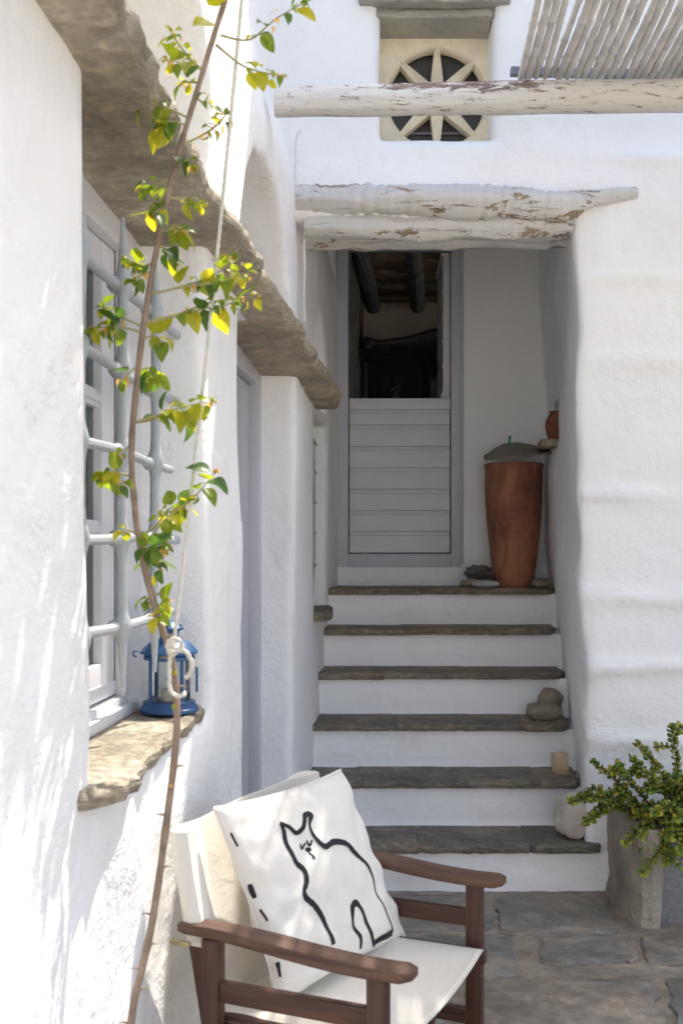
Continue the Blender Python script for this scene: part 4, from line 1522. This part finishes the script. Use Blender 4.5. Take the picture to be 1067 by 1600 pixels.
T = [
    ([(345, 55), (390, 62), (430, 30), (472, 6)], 9, MX, .9, .03), ([(338, 70), (375, 100), (405, 112), (438, 118)], 6, YL, .8, .02),
    ([(318, 110), (300, 95), (282, 72), (268, 50)], 10, YL, .75, .0), ([(318, 110), (295, 100), (262, 95)], 6, YL, .8, -.03),
    ([(312, 130), (298, 128), (285, 130)], 5, YL, .75, .03), ([(305, 150), (318, 160), (325, 150)], 3, YL, .6, 0),
    ([(296, 185), (268, 172), (240, 165), (222, 155)], 8, MX, .95, .0), ([(292, 195), (265, 190), (250, 195)], 6, DK, .95, -.04),
    ([(286, 225), (315, 212), (340, 195), (352, 180)], 9, YL, .8, .02), ([(276, 255), (290, 250), (300, 262)], 6, MX, .8, -.03),
    ([(268, 280), (245, 288), (225, 296)], 6, MX, .85, .0), ([(268, 285), (250, 315), (238, 335)], 5, MX, .9, -.03),
    ([(262, 310), (290, 312), (318, 318)], 5, YL, .7, .03), ([(250, 365), (268, 360), (285, 362)], 8, MX, .8, -.03),
    ([(247, 385), (262, 390), (275, 410)], 5, DK, .9, .02), ([(242, 410), (222, 415), (196, 402)], 8, MX, .75, .0), ([(240, 425), (220, 428), (212, 440)], 6, MX, .75, -.03),
    ([(234, 460), (275, 450), (330, 432), (365, 405)], 10, MX, .95, .03), ([(234, 460), (290, 448), (350, 440), (390, 425)], 10, YL, .85, -.02),
    ([(229, 505), (270, 495), (320, 482), (370, 475)], 10, MX, .95, .02), ([(229, 505), (280, 490), (340, 470), (403, 465)], 11, YL, .8, .04),
    ([(226, 510), (200, 500), (175, 490), (160, 480)], 9, MX, .85, .0), ([(224, 520), (195, 512), (168, 510), (148, 515)], 9, MX, .9, -.03),
    ([(222, 530), (240, 525), (255, 535)], 3, (1, 2, 4, .3), 1.15, .0), ([(217, 570), (200, 585), (190, 598)], 3, DK, 1.2, -.02),
    ([(217, 580), (232, 575), (240, 590)], 5, DK, 1.0, .02), ([(211, 660), (250, 648), (290, 635), (330, 628)], 9, MX, 1.0, .0),
    ([(211, 660), (240, 655), (265, 640), (300, 650)], 7, DK, 1.1, .04), ([(208, 690), (195, 705), (190, 710)], 2, YL, .6, .0),
    ([(207, 745), (190, 740), (172, 735), (162, 742)], 8, MX, .85, .0), ([(209, 760), (195, 752), (185, 765)], 4, MX, .8, -.03),
    ([(222, 860), (255, 815), (300, 780), (335, 740)], 9, MX, .95, .0), ([(218, 840), (245, 820), (265, 795), (285, 790)], 8, MX, .95, .04),
    ([(222, 870), (235, 855), (250, 860)], 6, DK, 1.05, -.03), ([(214, 835), (200, 828), (190, 832)], 3, YL, .7, 0), ([(228, 890), (238, 880), (250, 890)], 4, DK, 1.0, .02),
    ([(240, 940), (232, 935), (226, 940)], 3, MX, .8, 0), ([(244, 950), (250, 945), (262, 940)], 4, MX, .8, .02), ([(252, 975), (245, 965), (240, 962)], 3, YL, .8, -.02),
]
for a in T:
    twig(a[0], int(a[1]*1.7+.5), a[2], a[3]*1.04, .02, a[4], 5 if a[1] > 4 else 2)
for px, py in ((268, 1050), (278, 1050), (274, 1100), (264, 1198), (270, 1230), (262, 1290), (330, 35), (325, 8)):
    Y0 = SY+.00008*(1600-py)
    p = P(px, py, Y0-.006)
    put_leaf(p, Vector((Rv.uniform(-1, 1), -.3, Rv.uniform(-.3, .6))), .35 if py > 900 else 1.1, 'leafy' if py < 1150 else 'leafo')
leaf_list.sort(key=lambda l: -l[0]*shapes[l[4]][0]*shapes[l[4]][1]**.5)
for s_, p_, rot_, mname_, q_ in leaf_list[:295]:
    o = bpy.data.objects.new('leaf', lmesh[mname_, q_])
    o.location = p_; o.rotation_mode = 'QUATERNION'; o.rotation_quaternion = rot_; o.scale = (s_, s_, s_)
    link(o, vine)
for mn in ('leafd', 'leafm', 'leafy', 'leafo'):
    mb = MB()
    for s_, p_, rot_, mname_, q_ in leaf_list[295:]:
        if mname_ == mn:
            lm_ = leaf_mesh(*shapes[q_])
            mb.add([rot_ @ (v*s_)+p_ for v in lm_.v], lm_.f)
    if mb.v:
        o = mb.build('foliage', M[mn], vine, sharp=None)
        o['kind'] = 'stuff'
# thorns on the bare part
for q in range(14):
    i = 12+q*3
    p = sp[i]
    sg = 1 if q % 2 else -1
    MB().tube([p-VO, p+Vector((sg*.012, -.002, .004))-VO, p+Vector((sg*.022, -.003, .003))-VO], [.003, .0018, .0004], 6).build('thorn', M['bark'], vine)
# crown of the same shoot, above the picture: it throws the dappled shade
mb = MB()
crown = [(sp[-1], Vector((.05, 2.42, 3.05))), (Vector((.05, 2.42, 3.05)), Vector((.22, 2.75, 3.30))), (Vector((.0, 2.35, 2.95)), Vector((-.05, 2.55, 3.45))), (Vector((.05, 2.42, 3.05)), Vector((.10, 2.05, 3.25))), (sp[-1], Vector((-.02, 2.1, 3.0)))]
tw = MB()
base_l = leaf_mesh(.06, .018, .8, .25)
for a, b in crown:
    mid = a.lerp(b, .5)+Vector((0, 0, .06))
    pp_ = spline([a, mid, b], 10)
    tw.tube([p-VO for p in pp_], list(np.linspace(.006, .0025, len(pp_))), 6)
    for q in range(85):
        s = Rv.random()*(len(pp_)-1); i = min(int(s), len(pp_)-2)
        p = pp_[i].lerp(pp_[i+1], s-i)+Vector((Rv.gauss(0, .05), Rv.gauss(0, .06), Rv.gauss(0, .06)))
        if H+HZ*p.y/F > p.z-.08:
            continue
        rot = frameq(Vector((Rv.uniform(-1, 1), Rv.uniform(-1, 1), Rv.uniform(-1, .3))).normalized(), Vector((Rv.uniform(-1, 1), 0, 1)))
        sc = Rv.uniform(.7, 1.5)
        mb.add([rot @ (v*sc)+p-VO for v in base_l.v], base_l.f)
tw.build('twig', M['twig'], vine, sharp=None)
o = mb.build('foliage', M['leafm'], vine, sharp=None)
o['kind'] = 'stuff'

# rope
def rope_tube(pts, r=.0045, pitch=.016):
    pp_ = spline(pts, 14)
    mb_ = MB()
    dist = 0
    strands = [[], [], []]
    tprev = None
    nrm = None
    for i, p in enumerate(pp_):
        t = (pp_[min(i+1, len(pp_)-1)]-pp_[max(i-1, 0)]).normalized()
        if nrm is None:
            nrm = t.orthogonal().normalized()
        nrm = (nrm-nrm.dot(t)*t).normalized()
        bn = t.cross(nrm)
        if i:
            dist += (p-pp_[i-1]).length
        for k_ in range(3):
            a = dist/pitch*2*math.pi/3+k_*2*math.pi/3
            strands[k_].append(p+(nrm*math.cos(a)+bn*math.sin(a))*r*.5)
    for s in strands:
        mb_.tube(s, r*.62, 6)
    return mb_
def dense(a, b, n):
    return [a.lerp(b, i/n) for i in range(n+1)]
ra = P(395, -190, 2.20); rb = P(272, 1005, 2.050)
rope = thing('rope', 'white cotton rope tying the climbing shoot upright', 'rope', P(272, 1080, 2.05))
RO = rope.location.copy()
mb = rope_tube([p-RO for p in [ra.lerp(rb, i/26)+Vector((.006*math.sin(i/26*math.pi), 0, 0)) for i in range(27)]], .0034)
mb.build('rope_line', M['rope'], rope, sharp=None)
loop = [(272, 1005, -.012), (264, 1012, -.014), (268, 1024, -.016), (280, 1016, -.016), (292, 1020, -.012), (300, 1036, -.008), (297, 1052, -.006), (290, 1060, -.008)]
rope_tube([P(x, y, 2.055+d)-RO for x, y, d in loop], .0040).build('loop', M['rope'], rope, sharp=None)
loop = [(272, 1010, -.014), (266, 1030, -.016), (265, 1055, -.016), (267, 1078, -.016), (276, 1087, -.018), (287, 1086, -.016), (289, 1082, -.006)]
rope_tube([P(x, y, 2.055+d)-RO for x, y, d in loop], .0038).build('loop', M['rope'], rope, sharp=None)
rope_tube([P(x, y, 2.05+d)-RO for x, y, d in [(262, 1003, -.012), (270, 998, -.024), (280, 1000, -.022), (284, 1010, -.012), (276, 1018, -.022), (266, 1018, -.016), (262, 1008, -.010), (268, 1002, -.020)]], .0038).build('knot', M['rope'], rope, sharp=None)

# ------------------------------------------------------------------ folding director's chair
chair = thing('director_chair', 'folding wooden director chair with cream canvas seat and back', 'chair', (.032, 2.561, .012), math.radians(-23.5))
HW = .325
def armrest(sy):
    mb_ = MB()
    n_ = 26
    ring_n = 12
    for i in range(n_+1):
        t = i/n_
        x = -.262+t*.522
        w = .022+.010*min(1, t*2.2)
        if t > .97: w *= 1-(t-.97)*5
        th = .0112+.0015*math.sin(t*3)
        zc = .612+.012*math.cos((t-.1)*4.2)-.004*t
        e = 1 if 0 < i < n_ else .72
        for q in range(ring_n):
            a = 2*math.pi*(q+.5)/ring_n
            c_, s_ = math.cos(a), math.sin(a)
            ex = .16
            yy_ = math.copysign(abs(c_)**ex, c_)*w*e
            zz_ = math.copysign(abs(s_)**ex, s_)*th*e
            mb_.v.append(Vector((x, sy*HW+yy_, zc+zz_)))
    for i in range(n_):
        for q in range(ring_n):
            a = i*ring_n+q; b = i*ring_n+(q+1) % ring_n
            mb_.f.append([a, a+ring_n, b+ring_n, b])
    mb_.f += [list(range(ring_n)), [n_*ring_n+q for q in range(ring_n)][::-1]]
    return mb_
for sy in (-1, 1):
    y = sy*HW
    armrest(sy).build('armrest', M['arm'], chair, sharp=50)
    MB().box(.165, .205, y-.016, y+.016, .0, .600, .003).build('post', M['teakz'], chair)
    MB().box(-.205, -.165, y-.016, y+.016, .0, .606, .003).build('post', M['teakz'], chair)
    MB().box(-.166, .166, y-.011, y+.011, .478, .520, .003).build('side_rail', M['teak'], chair)
    MB().box(-.166, .166, y-.011, y+.011, .235, .272, .003).build('side_rail', M['teak'], chair)
    MB().box(-.24, .24, y-.016, y+.016, -.010, .028, .003).build('foot_rail', M['teak'], chair)
    # back post leaning back, with brass pivot plate
    MB().bar(Vector((-.205, y-sy*.028, .40)), Vector((-.270, y-sy*.010, .815)), .022, .034, .003, (1, 0, .2)).build('back_post', M['teakz'], chair)
    MB().box(-.272, -.225, y-.026*1-.004, y-.022, .590, .600, .001).build('pivot_plate', M['brass'], chair)
    # seat rail
    MB().box(-.21, .225, sy*.283-.015, sy*.283+.015, .405, .437, .004).build('seat_rail', M['teak'], chair)
    MB().tube([Vector((.185, y-.018, .40)), Vector((.185, y+.018, .40))], .006, 10).build('bolt', M['brass'], chair)
for x in (-.10, .10):
    MB().bar(Vector((x, -.28, .41)), Vector((x, .30, .03)), .022, .036, .003, (1, 0, 0)).build('cross_leg', M['teaky'], chair)
    MB().bar(Vector((x+.026, .28, .41)), Vector((x+.026, -.30, .03)), .022, .036, .003, (1, 0, 0)).build('cross_leg', M['teaky'], chair)
MB().tube(spline([Vector((.15, HW-.02, .40)), Vector((.14, HW-.035, .34)), Vector((.11, HW-.06, .30)), Vector((.10, HW-.10, .28)), Vector((.095, HW-.12, .24))], 6), .005, 8).build('stay', M['brass'], chair)
def seat(a, b):
    x = -.205+a*.425
    y = -.298+b*.596
    zz_ = .442-.022*math.sin(math.pi*b)+.003*mnoise.noise(Vector((x*9, y*9, 0)))
    e = abs(b-.5)*2
    if e > .94: zz_ -= (e-.94)*.25
    return Vector((x, y, zz_))
mb = MB().grid(seat, 30, 44)
o_ = len(mb.v)
mb.grid(lambda a, b: seat(a, b)-Vector((0, 0, .003)), 30, 44)
for i in range(30):
    mb.f.append([i, o_+i, o_+i+1, i+1]); 
    j = 44*31+i
    mb.f.append([j, j+1, o_+j+1, o_+j])
for i in range(44):
    mb.f.append([i*31, (i+1)*31, o_+(i+1)*31, o_+i*31])
    j = i*31+30
    mb.f.append([j, o_+j, o_+j+31, j+31])
sc_ = mb.build('seat_canvas', M['canvas'], chair, sharp=60)
# hems
for x in (-.2, .21):
    MB().tube([seat((x+.205)/.425, b/20)+Vector((0, 0, .0005)) for b in range(21)], .0028, 6).build('hem', M['canvas'], sc_)
def backc(a, b, off):
    """a across from near to far post, b from top to hem; sleeve wraps the posts"""
    y = -HW-.014+a*(2*HW+.028)
    ms = math.sin(math.pi*a)
    z = .822-b*(.190+.25*min(1, ms*2.0))
    x = -.268+(.838-z)*.16-.030*ms+.004*mnoise.noise(Vector((y*8, z*8, 2)))
    edge = min(a, 1-a)
    x += off*(.022 if edge < .08 else .022*max(.10, 1-(edge-.08)*9))*(1 if edge > .012 else .25)
    z += .006*mnoise.noise(Vector((y*5, 0, 4)))*(1-b)
    return Vector((x, y, z))
mb = MB().grid(lambda a, b: backc(a, b, 1), 60, 24)
o_ = len(mb.v)
mb.grid(lambda a, b: backc(a, b, -1), 60, 24)
for i in range(60):
    mb.f.append([i, o_+i, o_+i+1, i+1])
    j = 24*61+i
    mb.f.append([j, j+1, o_+j+1, o_+j])
for i in range(24):
    mb.f.append([i*61, (i+1)*61, o_+(i+1)*61, o_+i*61])
    j = i*61+60
    mb.f.append([j, o_+j, o_+j+61, j+61])
mb.build('back_canvas', M['canvas'], chair, sharp=60)

# ------------------------------------------------------------------ cushion with a drawn cat
cTL = P(333, 1262, 2.43); cTR = P(532, 1202, 2.86); cBR = P(633, 1462, 2.87); cBL = P(436, 1572, 2.41)
cush = thing('cushion', 'white cotton cushion with a brush drawn black cat, propped on the chair', 'cushion', (cBL+cBR)/2)
CO = cush.location.copy()
cn = (cTR-cTL).cross(cBL-cTL).normalized()
if cn.y > 0: cn = -cn
def csurf(a, b, side):
    """a, b in 0..1 across and down; side +1 is the printed face"""
    A, B = a*2-1, b*2-1
    pin = .055
    A2 = A*(1-pin*(1-B*B)**1.0*abs(A)**3); B2 = B*(1-pin*(1-A*A)*abs(B)**3)
    s, t = (A2+1)/2, (B2+1)/2
    p = cTL.lerp(cTR, s).lerp(cBL.lerp(cBR, s), t)
    k_ = max(0, (1-A*A)*(1-B*B))**.42
    th = (.062 if side > 0 else .050)*k_
    q = Vector((A*1.6, B*1.6, side))
    ed = max(abs(A), abs(B))
    wr = .013*mnoise.noise(q*1.3)+.009*mnoise.noise(q*2.9+Vector((3, 0, 0)))*(.5+ed)
    ang = math.atan2(B, A)
    wr += .0055*math.sin(ang*13+4*mnoise.noise(q))*ed**3
    return p+cn*side*(th+wr*k_**.5)-CO
N_ = 64
mb = MB()
mb.grid(lambda a, b: csurf(a, b, 1), N_, N_)
o_ = len(mb.v)
mb.grid(lambda a, b: csurf(a, b, -1), N_, N_)
mb.f = [fc if i < N_*N_ else fc[::-1] for i, fc in enumerate(mb.f)]
cover = mb.build('cover', M['cushion'], cush, sharp=None)
bm = bmesh.new(); bm.from_mesh(cover.data); bmesh.ops.remove_doubles(bm, verts=bm.verts, dist=.0004); bmesh.ops.recalc_face_normals(bm, faces=bm.faces); bm.to_mesh(cover.data); bm.free()
cover.data.shade_smooth()
seam = []
for i in range(41): seam.append(csurf(i/40, 0, 1))
for i in range(1, 41): seam.append(csurf(1, i/40, 1))
for i in range(1, 41): seam.append(csurf(1-i/40, 1, 1))
for i in range(1, 41): seam.append(csurf(0, 1-i/40, 1))
MB().tube(seam, .0022, 6, False).build('seam', M['cushion'], cush, sharp=None)
from bpy_extras.object_utils import world_to_camera_view
def proj(p):
    q = p+CO
    return (533.5+F*q.x/q.y, HZ-F*(q.z-H)/q.y)
def inv(px, py):
    """where on the printed face a drawn point lies"""
    a = b = .5
    for _ in range(25):
        x0_, y0_ = proj(csurf(a, b, 1)); e = .01
        xa, ya = proj(csurf(a+e, b, 1)); xb, yb_ = proj(csurf(a, b+e, 1))
        J = np.array([[(xa-x0_)/e, (xb-x0_)/e], [(ya-y0_)/e, (yb_-y0_)/e]])
        try: dlt = np.linalg.solve(J, np.array([px-x0_, py-y0_]))
        except Exception: break
        a = min(.985, max(.015, a+dlt[0]*.7)); b = min(.985, max(.015, b+dlt[1]*.7))
    return a, b
def stroke(pts, width, name='brush_stroke'):
    z3_ = [(260+x/1.976, 1180+y/1.976) for x, y in pts]
    ab = [inv(*p) for p in z3_]
    pp_ = spline([Vector((a, b, 0)) for a, b in ab], 7)
    wl_ = width if hasattr(width, '__len__') else [width]*len(pts)
    ws = np.interp(np.linspace(0, len(pts)-1, len(pp_)), range(len(pts)), wl_)
    mb_ = MB()
    cp = [csurf(p.x, p.y, 1) for p in pp_]
    for i, p in enumerate(pp_):
        t = (cp[min(i+1, len(cp)-1)]-cp[max(i-1, 0)]).normalized()
        e = .01
        du = csurf(p.x+e, p.y, 1)-csurf(p.x-e, p.y, 1); dv = csurf(p.x, p.y+e, 1)-csurf(p.x, p.y-e, 1)
        nn_ = du.cross(dv).normalized()
        if nn_.dot(cn) < 0: nn_ = -nn_
        s = nn_.cross(t).normalized()
        w = ws[i]*.5*(1+.22*mnoise.noise(Vector((i*.8, len(pts), 0))))
        for kq in (-1, 0, 1):
            mb_.v.append(cp[i]+s*w*kq+nn_*.0013)
    for i in range(len(pp_)-1):
        for kq in (0, 1):
            a = i*3+kq
            mb_.f.append([a, a+1, a+4, a+3])
    mb_.build(name, M['ink'], cush, smooth=False)
k = .0135
stroke([(350, 210), (363, 240), (375, 285), (398, 328), (424, 355), (432, 390), (425, 425), (455, 462), (480, 500), (504, 550), (515, 584)], [k*.5, k*.9, k, k, k*1.1, k*1.2, k*1.1, k, k, k*.95, k*.9])
stroke([(350, 210), (378, 222), (400, 240), (420, 226), (426, 205), (428, 186), (446, 184), (441, 215), (455, 250), (488, 282), (515, 268), (552, 272), (580, 300), (612, 330), (636, 375), (646, 425), (668, 460), (684, 500), (697, 545)], [k*.6, k*.7, k*.8, k*.8, k*.8, k, k*1.1, k*.6, k*.8, k, k*1.1, k, k*.9, k*.7, k*.5, k*.4, k*.35, k*.5, k*.6])
stroke([(697, 546), (668, 562), (640, 580)], [k*1.4, k*1.7, k*1.5])
stroke([(640, 590), (630, 545), (606, 485), (585, 456), (573, 474), (575, 520), (598, 560), (598, 598)], [k*.7, k*.75, k*.8, k*1.2, k*1.2, k*.9, k*.8, k*.85])
stroke([(413, 274), (417, 290), (428, 272)], k*.4, 'eye')
stroke([(432, 264), (441, 279), (449, 262)], k*.42, 'eye')
stroke([(428, 293), (437, 292), (446, 290)], [k*.4, k*.9, k*.5], 'nose')
stroke([(438, 296), (442, 304), (453, 312), (457, 322)], k*.35, 'mouth')
stroke([(452, 312), (450, 320)], k*.25, 'mouth')
stroke([(170, 248), (186, 256), (180, 266), (192, 274), (197, 288)], k*.35)
stroke([(220, 408), (236, 424), (243, 450)], [k*.7, k, k*.7])
stroke([(240, 490), (254, 508), (262, 526)], k*.4)
stroke([(308, 650), (324, 648), (331, 668), (338, 690)], [k*.4, k*.8, k*.5, k*.4])
print('leaves', len(leaf_list))
